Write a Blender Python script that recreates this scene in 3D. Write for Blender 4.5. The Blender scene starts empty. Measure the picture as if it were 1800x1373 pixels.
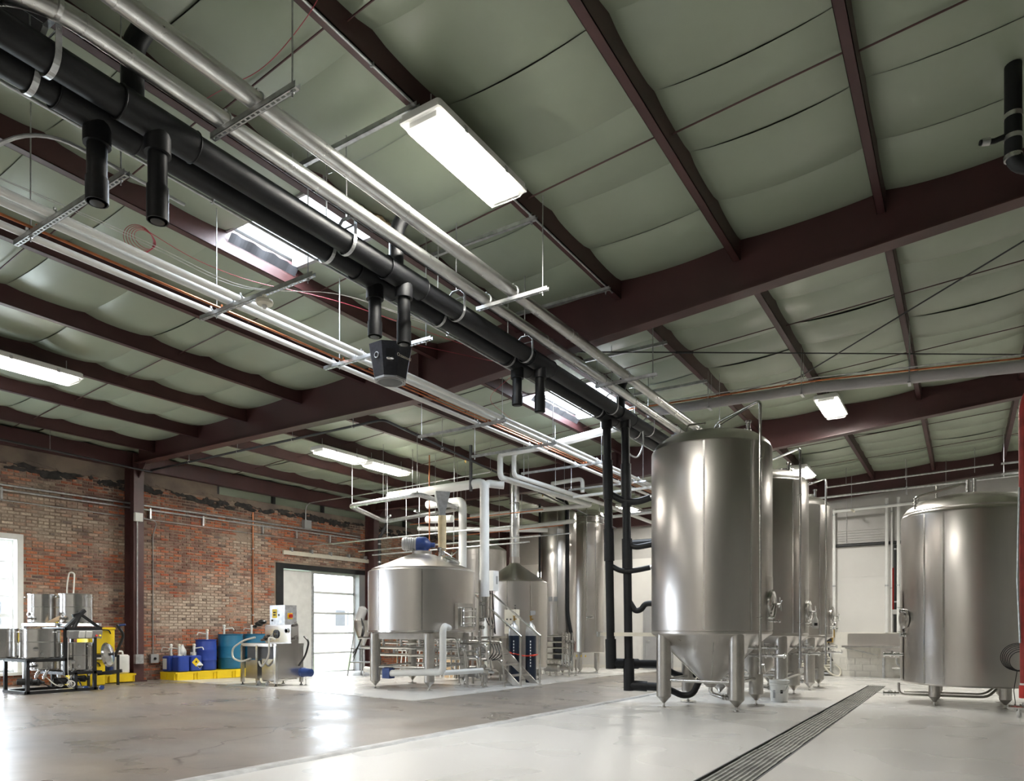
import bpy, math, random
from mathutils import Vector, Matrix, noise

# ------------------------------------------------------------------ camera, world, exposure
SC = bpy.context.scene
COL = SC.collection
cam_d = bpy.data.cameras.new('camera')
cam = bpy.data.objects.new('camera', cam_d)
COL.objects.link(cam)
cam.location = (0, 0, 1.2)
cam.rotation_euler = (math.radians(90), 0, math.radians(32.73))
cam_d.sensor_fit = 'HORIZONTAL'
cam_d.sensor_width = 36
cam_d.lens = 36 * 1240 / 1800
cam_d.shift_y = (1103 - 686.5) / 1800
cam_d.clip_start = 0.05
cam_d.clip_end = 500
SC.camera = cam

wd = bpy.data.worlds.new('world')
SC.world = wd
wd.use_nodes = True
wd.cycles.sampling_method = 'NONE'
_bg = wd.node_tree.nodes['Background']
_bg.inputs['Color'].default_value = (0.80, 0.89, 1.0, 1)      # even overcast sky
_bg.inputs['Strength'].default_value = 3.0
SC.view_settings.view_transform = 'Standard'
SC.view_settings.look = 'None'
SC.view_settings.gamma = 1
SC.view_settings.use_curve_mapping = False
SC.view_settings.exposure = 1.55
SC.cycles.max_bounces = 8
SC.cycles.diffuse_bounces = 4
SC.cycles.glossy_bounces = 4
SC.cycles.use_adaptive_sampling = True
SC.cycles.adaptive_threshold = 0.02
SC.cycles.sample_clamp_indirect = 6.0
SC.cycles.use_denoising = True
LAMP = 8.0           # radiance of the fluorescent tubes
LAMP_W = 135.0       # light of one fixture

R90 = math.pi / 2
def daylight(c, sx, sy, rot, rad):
    l = bpy.data.lights.new('daylight', 'AREA')
    l.shape = 'RECTANGLE'; l.size = sx; l.size_y = sy
    l.color = (.80, .89, 1.0)
    l.energy = rad * math.pi * sx * sy
    o = bpy.data.objects.new('daylight', l)
    o.location = c; o.rotation_euler = rot
    COL.objects.link(o)
for _y in (5.41, 1.4):
    daylight((-15.7, _y, 1.62), 1.72, 2.55, (R90, 0, -R90), 5.0)         # sky light standing in the brick wall's window openings, one of them added out of view
daylight((-6.02, 5.256, 5.68), 1.5, 0.9, (0, 0, 0), 14.0)                 # the two roof lights
daylight((-6.02, 12.1, 5.68), 1.5, 1.8, (0, 0, 0), 14.0)

# ------------------------------------------------------------------ helpers
random.seed(7)
V = Vector

def zf(y):                       # the floor falls two per cent towards the far wall
    return -0.02 * (y - 10)

def zr(x):                       # underside of the roof blanket
    return 5.12 + 0.0515 * (x + 14.4)

def frame(t):
    t = t.normalized()
    a = V((0, 0, 1)) if abs(t.z) < 0.9 else V((1, 0, 0))
    u = t.cross(a).normalized()
    return u, t.cross(u).normalized()

def fil(pts, r, n=5):            # round the corners of a polyline
    pts = [V(p) for p in pts]
    if len(pts) < 3:
        return pts
    out = [pts[0]]
    for a, b, c in zip(pts, pts[1:], pts[2:]):
        d1 = (a - b); d2 = (c - b)
        k = min(r, d1.length * .49, d2.length * .49)
        p = b + d1.normalized() * k; q = b + d2.normalized() * k
        for i in range(n + 1):
            t = i / n
            out.append(p * (1 - t) ** 2 + b * 2 * t * (1 - t) + q * t * t)
    out.append(pts[-1])
    return out

class MB:
    def __init__(s):
        s.v = []; s.f = []
    def add(s, vs, fs):
        k = len(s.v)
        s.v += [tuple(v) for v in vs]
        s.f += [[i + k for i in f] for f in fs]
        return s
    def bx(s, x0, x1, y0, y1, z0, z1):
        return s.add([(x0, y0, z0), (x1, y0, z0), (x1, y1, z0), (x0, y1, z0), (x0, y0, z1), (x1, y0, z1), (x1, y1, z1), (x0, y1, z1)],
                     [(0, 3, 2, 1), (4, 5, 6, 7), (0, 1, 5, 4), (1, 2, 6, 5), (2, 3, 7, 6), (3, 0, 4, 7)])
    def box(s, c, d, m=None):
        x, y, z = d[0] / 2, d[1] / 2, d[2] / 2
        vs = [V(p) for p in [(-x, -y, -z), (x, -y, -z), (x, y, -z), (-x, y, -z), (-x, -y, z), (x, -y, z), (x, y, z), (-x, y, z)]]
        if m is not None:
            vs = [m @ p for p in vs]
        c = V(c)
        return s.add([p + c for p in vs], [(0, 3, 2, 1), (4, 5, 6, 7), (0, 1, 5, 4), (1, 2, 6, 5), (2, 3, 7, 6), (3, 0, 4, 7)])
    def rbox(s, c, d, r, n=3):   # upright box with rounded vertical edges
        x, y = d[0] / 2 - r, d[1] / 2 - r
        ring = []
        for sx, sy, a0 in ((1, 1, 0), (-1, 1, 90), (-1, -1, 180), (1, -1, 270)):
            for i in range(n + 1):
                a = math.radians(a0 + 90 * i / n)
                ring.append((sx * x + r * math.cos(a), sy * y + r * math.sin(a)))
        k = len(ring); e = min(r * .5, d[2] * .25)
        def lay(z, q):
            return [(c[0] + px * q[0], c[1] + py * q[1], c[2] + z) for px, py in ring]
        sh = ((d[0] - 2 * e) / d[0], (d[1] - 2 * e) / d[1])
        ls = [lay(-d[2] / 2, sh), lay(-d[2] / 2 + e, (1, 1)), lay(d[2] / 2 - e, (1, 1)), lay(d[2] / 2, sh)]
        vs = sum(ls, [])
        fs = [list(range(k))[::-1], [3 * k + i for i in range(k)]]
        for l in range(3):
            for i in range(k):
                j = (i + 1) % k
                fs.append((l * k + i, l * k + j, (l + 1) * k + j, (l + 1) * k + i))
        return s.add(vs, fs)
    def bar(s, p, q, w, h=None):  # square bar between two points
        p = V(p); q = V(q); h = h or w
        u, t = frame(q - p)
        if abs((q - p).normalized().z) < .9:
            u, t = u, t
        vs = []
        for c in (p, q):
            for a, b in ((-1, -1), (1, -1), (1, 1), (-1, 1)):
                vs.append(c + u * a * w / 2 + t * b * h / 2)
        return s.add(vs, [(0, 1, 2, 3), (4, 7, 6, 5), (0, 4, 5, 1), (1, 5, 6, 2), (2, 6, 7, 3), (3, 7, 4, 0)])
    def tube(s, path, r, n=10, cap=True):
        path = [V(p) for p in path]
        m = len(path)
        rr = r if isinstance(r, (list, tuple)) else [r] * m
        t0 = (path[1] - path[0]).normalized()
        u, w = frame(t0)
        vs = []
        for i, p in enumerate(path):
            if i == 0: t = t0
            elif i == m - 1: t = (path[-1] - path[-2]).normalized()
            else:
                t = ((path[i] - path[i - 1]).normalized() + (path[i + 1] - path[i]).normalized())
                t = t.normalized() if t.length > 1e-6 else t0
            u = (u - t * u.dot(t)).normalized()
            w = t.cross(u)
            for k in range(n):
                a = 2 * math.pi * k / n
                vs.append(p + (u * math.cos(a) + w * math.sin(a)) * rr[i])
        fs = []
        for i in range(m - 1):
            for k in range(n):
                j = (k + 1) % n
                fs.append((i * n + k, i * n + j, (i + 1) * n + j, (i + 1) * n + k))
        if cap:
            fs.append(list(range(n))[::-1]); fs.append([(m - 1) * n + k for k in range(n)])
        return s.add(vs, fs)
    def cyl(s, p, q, r, r1=None, n=14):
        return s.tube([p, q], [r, r if r1 is None else r1], n)
    def lathe(s, prof, o=(0, 0, 0), n=32, axis=(0, 0, 1)):   # prof: list of (radius, height)
        t = V(axis).normalized(); u, w = frame(t); o = V(o)
        if abs(t.z) > .99: u, w, = V((1, 0, 0)), V((0, 1, 0)) * (1 if t.z > 0 else -1)
        vs = []; fs = []; rows = []
        for r, z in prof:
            if r < 1e-5:
                rows.append([len(vs)]); vs.append(o + t * z)
            else:
                rows.append(list(range(len(vs), len(vs) + n)))
                for k in range(n):
                    a = 2 * math.pi * k / n
                    vs.append(o + t * z + (u * math.cos(a) + w * math.sin(a)) * r)
        for a, b in zip(rows, rows[1:]):
            for k in range(n):
                j = (k + 1) % n
                if len(a) == 1 and len(b) == 1: continue
                if len(a) == 1: fs.append((a[0], b[j], b[k]))
                elif len(b) == 1: fs.append((a[k], a[j], b[0]))
                else: fs.append((a[k], a[j], b[j], b[k]))
        if len(rows[0]) > 1: fs.append(rows[0][::-1])
        if len(rows[-1]) > 1: fs.append(rows[-1])
        return s.add(vs, fs)
    def ring(s, c, R, r, axis=(0, 0, 1), n=24, m=8):
        t = V(axis).normalized(); u, w = frame(t); c = V(c)
        vs = []; fs = []
        for i in range(n):
            a = 2 * math.pi * i / n
            d = u * math.cos(a) + w * math.sin(a)
            for k in range(m):
                b = 2 * math.pi * k / m
                vs.append(c + d * (R + r * math.cos(b)) + t * r * math.sin(b))
        for i in range(n):
            for k in range(m):
                i2 = (i + 1) % n; k2 = (k + 1) % m
                fs.append((i * m + k, i2 * m + k, i2 * m + k2, i * m + k2))
        return s.add(vs, fs)
    def sphere(s, c, r, n=12, sz=1.0):
        return s.lathe([(r * math.sin(math.pi * i / (n // 2)), -r * sz * math.cos(math.pi * i / (n // 2))) for i in range(n // 2 + 1)], c, n)
    def prism(s, poly, a, b):    # closed 3-D polygon swept by a vector; a = list of points, b = offset
        return s
    def ext(s, pts, off):
        k = len(pts); off = V(off)
        vs = [V(p) for p in pts] + [V(p) + off for p in pts]
        fs = [list(range(k))[::-1], list(range(k, 2 * k))]
        for i in range(k):
            j = (i + 1) % k
            fs.append((i, j, k + j, k + i))
        return s.add(vs, fs)
    def mesh(s, name, mat, off, smooth=True, ang=35):
        me = bpy.data.meshes.new(name)
        ox, oy, oz = off
        me.from_pydata([(x - ox, y - oy, z - oz) for x, y, z in s.v], [], s.f)
        if smooth:
            me.polygons.foreach_set('use_smooth', [True] * len(me.polygons))
            me.set_sharp_from_angle(angle=math.radians(ang))
        me.materials.append(mat)
        me.update()
        return me
    def build(s, name, mat, parent=None, loc=None, smooth=True, ang=35):
        if parent is not None:
            off = wl(parent)
        else:
            off = V(loc) if loc is not None else V((0, 0, 0))
        o = bpy.data.objects.new(name, s.mesh(name, mat, off, smooth, ang))
        COL.objects.link(o)
        if parent is not None: o.parent = parent
        else: o.location = off
        return o

def wl(o):
    p = V(o.location)
    while o.parent is not None:
        o = o.parent; p += V(o.location)
    return p

def tag(o, label, cat=None, group=None, kind=None):
    o['label'] = label
    if cat: o['category'] = cat
    if group: o['group'] = group
    if kind: o['kind'] = kind
    return o

def thing(name, label, cat, loc, group=None, kind=None):
    o = bpy.data.objects.new(name, None)
    o.empty_display_size = .1
    COL.objects.link(o)
    o.location = loc
    return tag(o, label, cat, group, kind)

def dup(root, loc, label, group=None):
    r = root.copy(); COL.objects.link(r); r.location = loc; r['label'] = label
    if group: r['group'] = group
    def rec(src, dst):
        for ch in src.children:
            c = ch.copy(); COL.objects.link(c); c.parent = dst
            rec(ch, c)
    rec(root, r)
    return r

# ------------------------------------------------------------------ materials
def mat(name, col, rough=.5, metal=0., var=.0, scale=4., bump=0., bscale=None, col2=None, aniso=0., spec=.5, coat=0., stretch=None, rvar=0.):
    m = bpy.data.materials.new(name); m.use_nodes = True
    nt = m.node_tree; N = nt.nodes; L = nt.links
    b = N['Principled BSDF']
    b.inputs['Roughness'].default_value = rough
    b.inputs['Metallic'].default_value = metal
    b.inputs['Specular IOR Level'].default_value = spec
    if coat: b.inputs['Coat Weight'].default_value = coat; b.inputs['Coat Roughness'].default_value = .15
    tc = N.new('ShaderNodeTexCoord'); mp = N.new('ShaderNodeMapping')
    L.new(tc.outputs['Object'], mp.inputs['Vector'])
    if stretch: mp.inputs['Scale'].default_value = stretch
    nz = N.new('ShaderNodeTexNoise'); nz.inputs['Scale'].default_value = scale; nz.inputs['Detail'].default_value = 5
    L.new(mp.outputs['Vector'], nz.inputs['Vector'])
    c2 = col2 or tuple(max(0, c * (1 - var)) for c in col)
    c1 = col if col2 else tuple(min(1, c * (1 + var)) for c in col)
    mx = N.new('ShaderNodeMix'); mx.data_type = 'RGBA'
    mx.inputs['A'].default_value = (*c1, 1); mx.inputs['B'].default_value = (*c2, 1)
    cr = N.new('ShaderNodeMapRange'); cr.inputs['From Min'].default_value = .35; cr.inputs['From Max'].default_value = .65
    L.new(nz.outputs['Fac'], cr.inputs['Value']); L.new(cr.outputs['Result'], mx.inputs['Factor'])
    L.new(mx.outputs['Result'], b.inputs['Base Color'])
    if rvar:
        mr = N.new('ShaderNodeMapRange'); mr.inputs['To Min'].default_value = max(.02, rough - rvar); mr.inputs['To Max'].default_value = rough + rvar
        L.new(nz.outputs['Fac'], mr.inputs['Value']); L.new(mr.outputs['Result'], b.inputs['Roughness'])
    if bump:
        bp = N.new('ShaderNodeBump'); bp.inputs['Strength'].default_value = bump; bp.inputs['Distance'].default_value = .01
        n2 = N.new('ShaderNodeTexNoise'); n2.inputs['Scale'].default_value = bscale or scale * 8; n2.inputs['Detail'].default_value = 4
        L.new(mp.outputs['Vector'], n2.inputs['Vector'])
        L.new(n2.outputs['Fac'], bp.inputs['Height']); L.new(bp.outputs['Normal'], b.inputs['Normal'])
    if aniso:
        b.inputs['Anisotropic'].default_value = aniso
        tg = N.new('ShaderNodeTangent'); tg.direction_type = 'RADIAL'; tg.axis = 'Z'
        L.new(tg.outputs['Tangent'], b.inputs['Tangent'])
    return m

def emis(name, col, st):
    m = bpy.data.materials.new(name); m.use_nodes = True
    b = m.node_tree.nodes['Principled BSDF']
    b.inputs['Base Color'].default_value = (.9, .9, .9, 1)
    m.cycles.emission_sampling = 'NONE'
    b.inputs['Emission Color'].default_value = (*col, 1); b.inputs['Emission Strength'].default_value = st
    return m

def clear(name, col, alpha, rough=.05):
    m = bpy.data.materials.new(name); m.use_nodes = True
    nt = m.node_tree; N = nt.nodes; L = nt.links
    b = N['Principled BSDF']; b.inputs['Base Color'].default_value = (*col, 1); b.inputs['Roughness'].default_value = rough
    t = N.new('ShaderNodeBsdfTransparent'); mx = N.new('ShaderNodeMixShader'); mx.inputs['Fac'].default_value = alpha
    L.new(t.outputs[0], mx.inputs[1]); L.new(b.outputs[0], mx.inputs[2]); L.new(mx.outputs[0], N['Material Output'].inputs['Surface'])
    return m

M = {}
M['steel'] = mat('brushed_stainless', (.64, .61, .58), .29, 1, .05, 2.5, aniso=.6, stretch=(1, 1, .15), rvar=.04)
M['steelb'] = mat('bright_stainless', (.66, .65, .63), .2, 1, .06, 6, aniso=.4)
M['steeld'] = mat('dull_stainless', (.5, .48, .45), .36, 1, .1, 5, .05, 40, rvar=.08)
M['galv'] = mat('galvanised_steel', (.55, .56, .57), .38, .9, .16, 14, .04, 60, rvar=.1)
M['alum'] = mat('aluminium_jacket', (.72, .72, .71), .3, 1, .1, 7, .1, 30, rvar=.08)
M['chrome'] = mat('chrome_fitting', (.7, .7, .7), .12, 1, .03, 9)
M['red'] = mat('red_oxide_paint', (.058, .020, .020), .5, 0, .14, 1.2, .06, 14)
M['redd'] = mat('red_oxide_paint_worn', (.068, .026, .024), .45, 0, .2, 2.0, .06, 14)
M['blk'] = mat('black_rubber_insulation', (.008, .0085, .010), .5, 0, .25, 5, .10, 30, spec=.35)
M['blkp'] = mat('black_paint', (.012, .012, .013), .35, 0, .2, 6)
M['blkpipe'] = mat('black_iron', (.02, .02, .022), .45, 0, .2, 6)
M['white'] = mat('white_jacket', (.74, .74, .72), .38, 0, .05, 3, .04, 20)
M['whitep'] = mat('white_plastic', (.78, .78, .75), .4, 0, .05, 5)
M['cream'] = mat('cream_plastic', (.7, .66, .55), .4, 0, .06, 5)
M['wall'] = mat('white_wall_paint', (.62, .61, .58), .6, 0, .05, .8, .08, 12)
M['block'] = mat('white_block_paint', (.68, .66, .6), .5, 0, .05, 1.4, .15, 20)
M['siding'] = mat('grey_metal_siding', (.45, .44, .42), .5, .1, .06, 2)
M['copper'] = mat('copper', (.5, .18, .08), .32, .9, .2, 8)
M['wire'] = mat('red_wire', (.42, .05, .07), .5, 0, .1, 9)
M['wirew'] = mat('white_wire', (.6, .58, .56), .5, 0, .1, 9)
M['insul'] = mat('green_vinyl_blanket', (.315, .36, .272), .33, 0, .07, .7, .10, 7, rvar=.06)
M['insule'] = mat('exposed_fibre', (.38, .28, .16), .9, 0, .3, 14, .5, 30)
M['deck'] = mat('roof_deck', (.3, .3, .3), .7, 0, .1, 2)
M['blue'] = mat('blue_plastic', (.018, .05, .30), .42, 0, .12, 3)
M['teal'] = mat('teal_plastic', (.01, .13, .24), .42, 0, .15, 3)
M['yellow'] = mat('yellow_plastic', (.80, .57, .01), .42, 0, .08, 3)
M['navy'] = mat('navy_cylinder_paint', (.006, .014, .032), .35, 0, .1, 5)
M['motor'] = mat('blue_motor_paint', (.02, .05, .19), .38, 0, .15, 6)
M['orange'] = mat('red_chain', (.62, .05, .02), .45, 0, .1, 20)
M['redhose'] = mat('red_hose', (.33, .03, .025), .5, 0, .2, 9, .3, 60)
M['mortar'] = mat('old_mortar', (.34, .27, .21), .95, 0, .25, 2.2, .6, 25, col2=(.19, .13, .10))
M['parapet'] = mat('stained_concrete_band', (.22, .17, .13), .9, 0, .3, 1.6, .4, 14, col2=(.11, .085, .07))
M['char'] = mat('charred_edge', (.03, .027, .025), .95, 0, .5, 9, .5, 18)
M['paper'] = mat('label_paper', (.8, .8, .78), .5, 0, .03, 8)
M['ink'] = mat('black_ink', (.015, .015, .015), .6, 0, .1, 9)
M['redpl'] = mat('red_plastic', (.55, .03, .02), .4, 0, .08, 6)
M['grey'] = mat('grey_paint', (.32, .32, .32), .45, 0, .06, 3)
M['greyd'] = mat('dark_grey_paint', (.07, .07, .075), .5, 0, .1, 3)
M['wood'] = mat('pale_timber', (.52, .38, .24), .6, 0, .2, 3, .2, 20, stretch=(1, 1, 8))
M['fabric'] = mat('canvas_chute', (.55, .44, .27), .8, 0, .12, 8, .2, 60)
M['glass'] = clear('window_glass', (.9, .93, .95), .12)
M['roofl'] = clear('roof_light_sheet', (.9, .93, .95), .2, .3)
M['lens'] = clear('prismatic_lens', (.95, .95, .93), .18, .2)
M['lampw'] = mat('lamp_housing_white', (.82, .82, .80), .35, 0, .03, 4)
M['tube'] = emis('fluorescent_tube', (1.0, .965, .89), LAMP)
M['hose'] = mat('clear_hose', (.62, .6, .54), .3, 0, .05, 9)
M['grass'] = mat('mown_grass', (.16, .26, .07), .9, 0, .3, 3, .5, 30)
M['asph'] = mat('pale_paving', (.45, .45, .44), .9, 0, .1, 1)
M['brass'] = mat('brass', (.5, .33, .1), .3, 1, .1, 9)
# ------------------------------------------------------------------ floor
def floor_material(name, epoxy):
    m = bpy.data.materials.new(name); m.use_nodes = True
    nt = m.node_tree; N = nt.nodes; L = nt.links; b = N['Principled BSDF']
    g = N.new('ShaderNodeNewGeometry')
    def noi(scale, det=5, dist=0., vec=None, st=None):
        n = N.new('ShaderNodeTexNoise'); n.inputs['Scale'].default_value = scale; n.inputs['Detail'].default_value = det; n.inputs['Distortion'].default_value = dist
        if st:
            mp = N.new('ShaderNodeMapping'); mp.inputs['Scale'].default_value = st; L.new(g.outputs['Position'], mp.inputs['Vector']); L.new(mp.outputs[0], n.inputs['Vector'])
        else: L.new(g.outputs['Position'], n.inputs['Vector'])
        return n.outputs['Fac']
    def rng(x, a, c, lo=0., hi=1.):
        r = N.new('ShaderNodeMapRange'); r.inputs['From Min'].default_value = a; r.inputs['From Max'].default_value = c
        r.inputs['To Min'].default_value = lo; r.inputs['To Max'].default_value = hi; L.new(x, r.inputs['Value']); return r.outputs['Result']
    def mix(f, a, c):
        x = N.new('ShaderNodeMix'); x.data_type = 'RGBA'; L.new(f, x.inputs['Factor'])
        for k, v in (('A', a), ('B', c)):
            if isinstance(v, tuple): x.inputs[k].default_value = (*v, 1)
            else: L.new(v, x.inputs[k])
        return x.outputs['Result']
    if epoxy:
        c = mix(rng(noi(.5, 2), .3, .7), (.66, .65, .625), (.62, .61, .59))
        L.new(c, b.inputs['Base Color'])
        L.new(rng(noi(.8, 1), .3, .7, .25, .31), b.inputs['Roughness'])
    else:
        c = mix(rng(noi(.45, 3, .3), .3, .7), (.245, .208, .168), (.205, .193, .182))
        c = mix(rng(noi(1.6, 3, .2), .4, .8, 0, .5), c, (.275, .24, .2))
        c = mix(rng(noi(.9, 3, .2, st=(.2, 1.6, 1)), .52, .8, 0, .6), c, (.115, .11, .112))     # tyre drag marks
        v = N.new('ShaderNodeTexVoronoi'); v.feature = 'DISTANCE_TO_EDGE'; v.inputs['Scale'].default_value = .42
        n = N.new('ShaderNodeTexNoise'); n.inputs['Scale'].default_value = 1.5; n.inputs['Detail'].default_value = 5
        L.new(g.outputs['Position'], n.inputs['Vector'])
        vm = N.new('ShaderNodeVectorMath'); vm.operation = 'MULTIPLY_ADD'; vm.inputs[1].default_value = (.8, .8, 0)
        L.new(n.outputs['Color'], vm.inputs[0]); L.new(g.outputs['Position'], vm.inputs[2]); L.new(vm.outputs[0], v.inputs['Vector'])
        cr = rng(v.outputs['Distance'], .002, .009, 1, 0)
        mk = N.new('ShaderNodeMath'); mk.operation = 'MULTIPLY'; L.new(cr, mk.inputs[0]); L.new(rng(noi(.35), .48, .56), mk.inputs[1])
        c = mix(mk.outputs[0], c, (.05, .045, .04))
        L.new(c, b.inputs['Base Color'])
        L.new(rng(noi(1.1, 3), .3, .7, .24, .42), b.inputs['Roughness'])
        bp = N.new('ShaderNodeBump'); bp.inputs['Strength'].default_value = .12; bp.inputs['Distance'].default_value = .01
        L.new(noi(9, 6), bp.inputs['Height']); L.new(bp.outputs['Normal'], b.inputs['Normal'])
    return m
M['conc'] = floor_material('stained_old_concrete', False)
M['epoxy'] = floor_material('pale_grey_epoxy', True)

def slab(poly, top, t=.25):      # polygon on the sloping floor, thickness t
    k = len(poly)
    b = MB()
    return b.add([(x, y, zf(y) + top) for x, y in poly] + [(x, y, zf(y) + top - t) for x, y in poly],
                 [list(range(k)), list(range(2 * k - 1, k - 1, -1))] + [(i, k + i, k + (i + 1) % k, (i + 1) % k) for i in range(k)])

floor = thing('floor', 'brewery floor of stained concrete and pale grey epoxy with a raised seam', None, (0, 0, 0), kind='structure')
KB = lambda y: -4.30 - .046 * y                 # line of the seam between the two floors
slab([(-15.8, -6), (KB(-6), -6), (KB(23.6), 23.6), (-15.8, 23.6)], 0).build('concrete_slab', M['conc'], floor, smooth=False)
DL = lambda y: -1.62 - .022 * (y - 5); DR = lambda y: DL(y) + .35
D0, D1 = 2.4, 18.55
slab([(KB(-6), -6), (DL(-6), -6), (DL(23.6), 23.6), (KB(23.6), 23.6)], .004).build('epoxy_slab', M['epoxy'], floor, smooth=False)
slab([(DR(-6), -6), (9, -6), (9, 23.6), (DR(23.6), 23.6)], .004).build('epoxy_slab', M['epoxy'], floor, smooth=False)
slab([(DL(D1), D1), (DR(D1), D1), (DR(23.6), 23.6), (DL(23.6), 23.6)], .004).build('epoxy_slab', M['epoxy'], floor, smooth=False)
slab([(DL(-6), -6), (DR(-6), -6), (DR(D0), D0), (DL(D0), D0)], .004).build('epoxy_slab', M['epoxy'], floor, smooth=False)
slab([(DL(D0), D0), (DR(D0), D0), (DR(D1), D1), (DL(D1), D1)], -.14, .08).build('trench_bed', M['greyd'], floor, smooth=False)
slab([(-15.4, 9.1), (-11.3, 8.98), (-7.35, 8.6), (-7.75, 12.6), (-8.4, 17.8), (-8.5, 23.4), (-15.4, 23.4)], .006, .03).build('epoxy_pad', M['epoxy'], floor, smooth=False)
M['kerb'] = mat('worn_kerb', (.5, .5, .49), .5, 0, .15, 6, .5, 30, col2=(.34, .33, .32))
kb = MB()
_k = 90
for i in range(_k):
    y0 = -2 + 25 * i / _k; y1 = -2 + 25 * (i + 1) / _k
    j0 = noise.noise((y0 * 3, 0, 0)) * .02; j1 = noise.noise((y1 * 3, 0, 0)) * .02
    pr = [(-.10, 0), (-.085, .018), (.02, .022), (.05, .0)]
    a = [(KB(y0) + px + (j0 if q else 0), y0, zf(y0) + pz) for q, (px, pz) in enumerate(pr)]
    c = [(KB(y1) + px + (j1 if q else 0), y1, zf(y1) + pz) for q, (px, pz) in enumerate(pr)]
    kb.add(a + c, [(q, q + 1, q + 5, q + 4) for q in range(3)])
kb.build('floor_seam', M['kerb'], floor, ang=60)

# floor drain: one grate after the other in the trench
drain = thing('floor_drain', 'long steel grated trench drain set in the epoxy floor', 'drain', (DL(10), 10, zf(10)))
rim = MB()
for X in (DL, DR):
    s = -1 if X is DL else 1
    rim.add([(X(D0), D0, zf(D0) + .006), (X(D0) + .012 * s, D0, zf(D0) + .006), (X(D1) + .012 * s, D1, zf(D1) + .006), (X(D1), D1, zf(D1) + .006),
             (X(D0), D0, zf(D0) - .13), (X(D0) + .012 * s, D0, zf(D0) - .13), (X(D1) + .012 * s, D1, zf(D1) - .13), (X(D1), D1, zf(D1) - .13)],
            [(0, 1, 2, 3), (0, 3, 7, 4), (1, 5, 6, 2), (0, 4, 5, 1), (3, 2, 6, 7)])
rim.build('trench_rim', M['greyd'], drain, smooth=False)
M['grate'] = mat('weathered_grate_steel', (.34, .34, .32), .45, .6, .25, 6, .1, 40)
y = D0 + .02; gi = 0
while y < D1 - .1:
    ln = min(.62, D1 - .01 - y)
    g = MB(); jig = random.uniform(-.008, .008)
    P = lambda px, py, pz: (DL(py) + .012 + px, py, zf(py) + pz)
    def gbar(x0, x1, y0, y1, z0, z1):
        g.add([P(x0, y0, z0), P(x1, y0, z0), P(x1, y1, z0), P(x0, y1, z0), P(x0, y0, z1), P(x1, y0, z1), P(x1, y1, z1), P(x0, y1, z1)],
              [(0, 3, 2, 1), (4, 5, 6, 7), (0, 1, 5, 4), (1, 2, 6, 5), (2, 3, 7, 6), (3, 0, 4, 7)])
    a, c = y + .006, y + ln - .006
    for k in range(8):
        x0 = .012 + jig + k * .0415
        gbar(x0, x0 + .017, a, c, -.03, .0)
    nb = max(2, int(ln / .03))
    for k in range(nb + 1):
        yy = a + (c - a - .008) * k / nb
        gbar(.012 + jig, .316 + jig, yy, yy + .008, -.02, -.002)
    g.build('grate', M['grate'], drain, smooth=False)
    y += ln

# ------------------------------------------------------------------ brick wall
XW = -15.4
wl_ = thing('wall_left', 'weathered red brick wall with beige wash and charred top edge', None, (XW, 10, 0), kind='structure')
WY0, WY1, WZ0, WZ1 = 4.55, 6.28, .34, 2.9        # window opening
DY0, DY1, DZ1 = 12.36, 15.85, 2.93               # door opening
core = MB()
for a in ((-6, .54, -.6, 4.36), (.54, 2.26, -.6, WZ0), (.54, 2.26, WZ1, 4.36), (2.26, WY0, -.6, 4.36), (WY0, WY1, -.6, WZ0), (WY0, WY1, WZ1, 4.36), (WY1, DY0, -.6, 4.36), (DY0, DY1, DZ1, 4.36), (DY1, 23.6, -.6, 4.36)):
    core.bx(XW - .38, XW, a[0], a[1], a[2], a[3])
core.build('mortar_bed', M['mortar'], wl_, smooth=False)

bm = bpy.data.materials.new('old_brick'); bm.use_nodes = True
_N = bm.node_tree.nodes; _L = bm.node_tree.links; _b = _N['Principled BSDF']
_a = _N.new('ShaderNodeAttribute'); _a.attribute_name = 'Col'
_g = _N.new('ShaderNodeNewGeometry')
_n = _N.new('ShaderNodeTexNoise'); _n.inputs['Scale'].default_value = 9; _n.inputs['Detail'].default_value = 8
_L.new(_g.outputs['Position'], _n.inputs['Vector'])
_r = _N.new('ShaderNodeMapRange'); _r.inputs['From Min'].default_value = .52; _r.inputs['From Max'].default_value = .72; _r.inputs['To Max'].default_value = .65
_L.new(_n.outputs['Fac'], _r.inputs['Value'])
_x = _N.new('ShaderNodeMix'); _x.data_type = 'RGBA'; _x.inputs['B'].default_value = (.36, .29, .22, 1)
_L.new(_r.outputs['Result'], _x.inputs['Factor']); _L.new(_a.outputs['Color'], _x.inputs['A'])
_n2 = _N.new('ShaderNodeTexNoise'); _n2.inputs['Scale'].default_value = 30; _n2.inputs['Detail'].default_value = 6
_L.new(_g.outputs['Position'], _n2.inputs['Vector'])
_r2 = _N.new('ShaderNodeMapRange'); _r2.inputs['From Min'].default_value = .3; _r2.inputs['From Max'].default_value = .7; _r2.inputs['To Min'].default_value = .8; _r2.inputs['To Max'].default_value = 1.45
_L.new(_n2.outputs['Fac'], _r2.inputs['Value'])
_h = _N.new('ShaderNodeMix'); _h.data_type = 'RGBA'; _h.blend_type = 'MULTIPLY'; _h.inputs['Factor'].default_value = 1
_L.new(_x.outputs['Result'], _h.inputs['A']); _L.new(_r2.outputs['Result'], _h.inputs['B'])
_L.new(_h.outputs['Result'], _b.inputs['Base Color']); _b.inputs['Roughness'].default_value = .9
_p = _N.new('ShaderNodeBump'); _p.inputs['Strength'].default_value = .5; _p.inputs['Distance'].default_value = .01
_L.new(_n2.outputs['Fac'], _p.inputs['Height']); _L.new(_p.outputs['Normal'], _b.inputs['Normal'])

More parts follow.
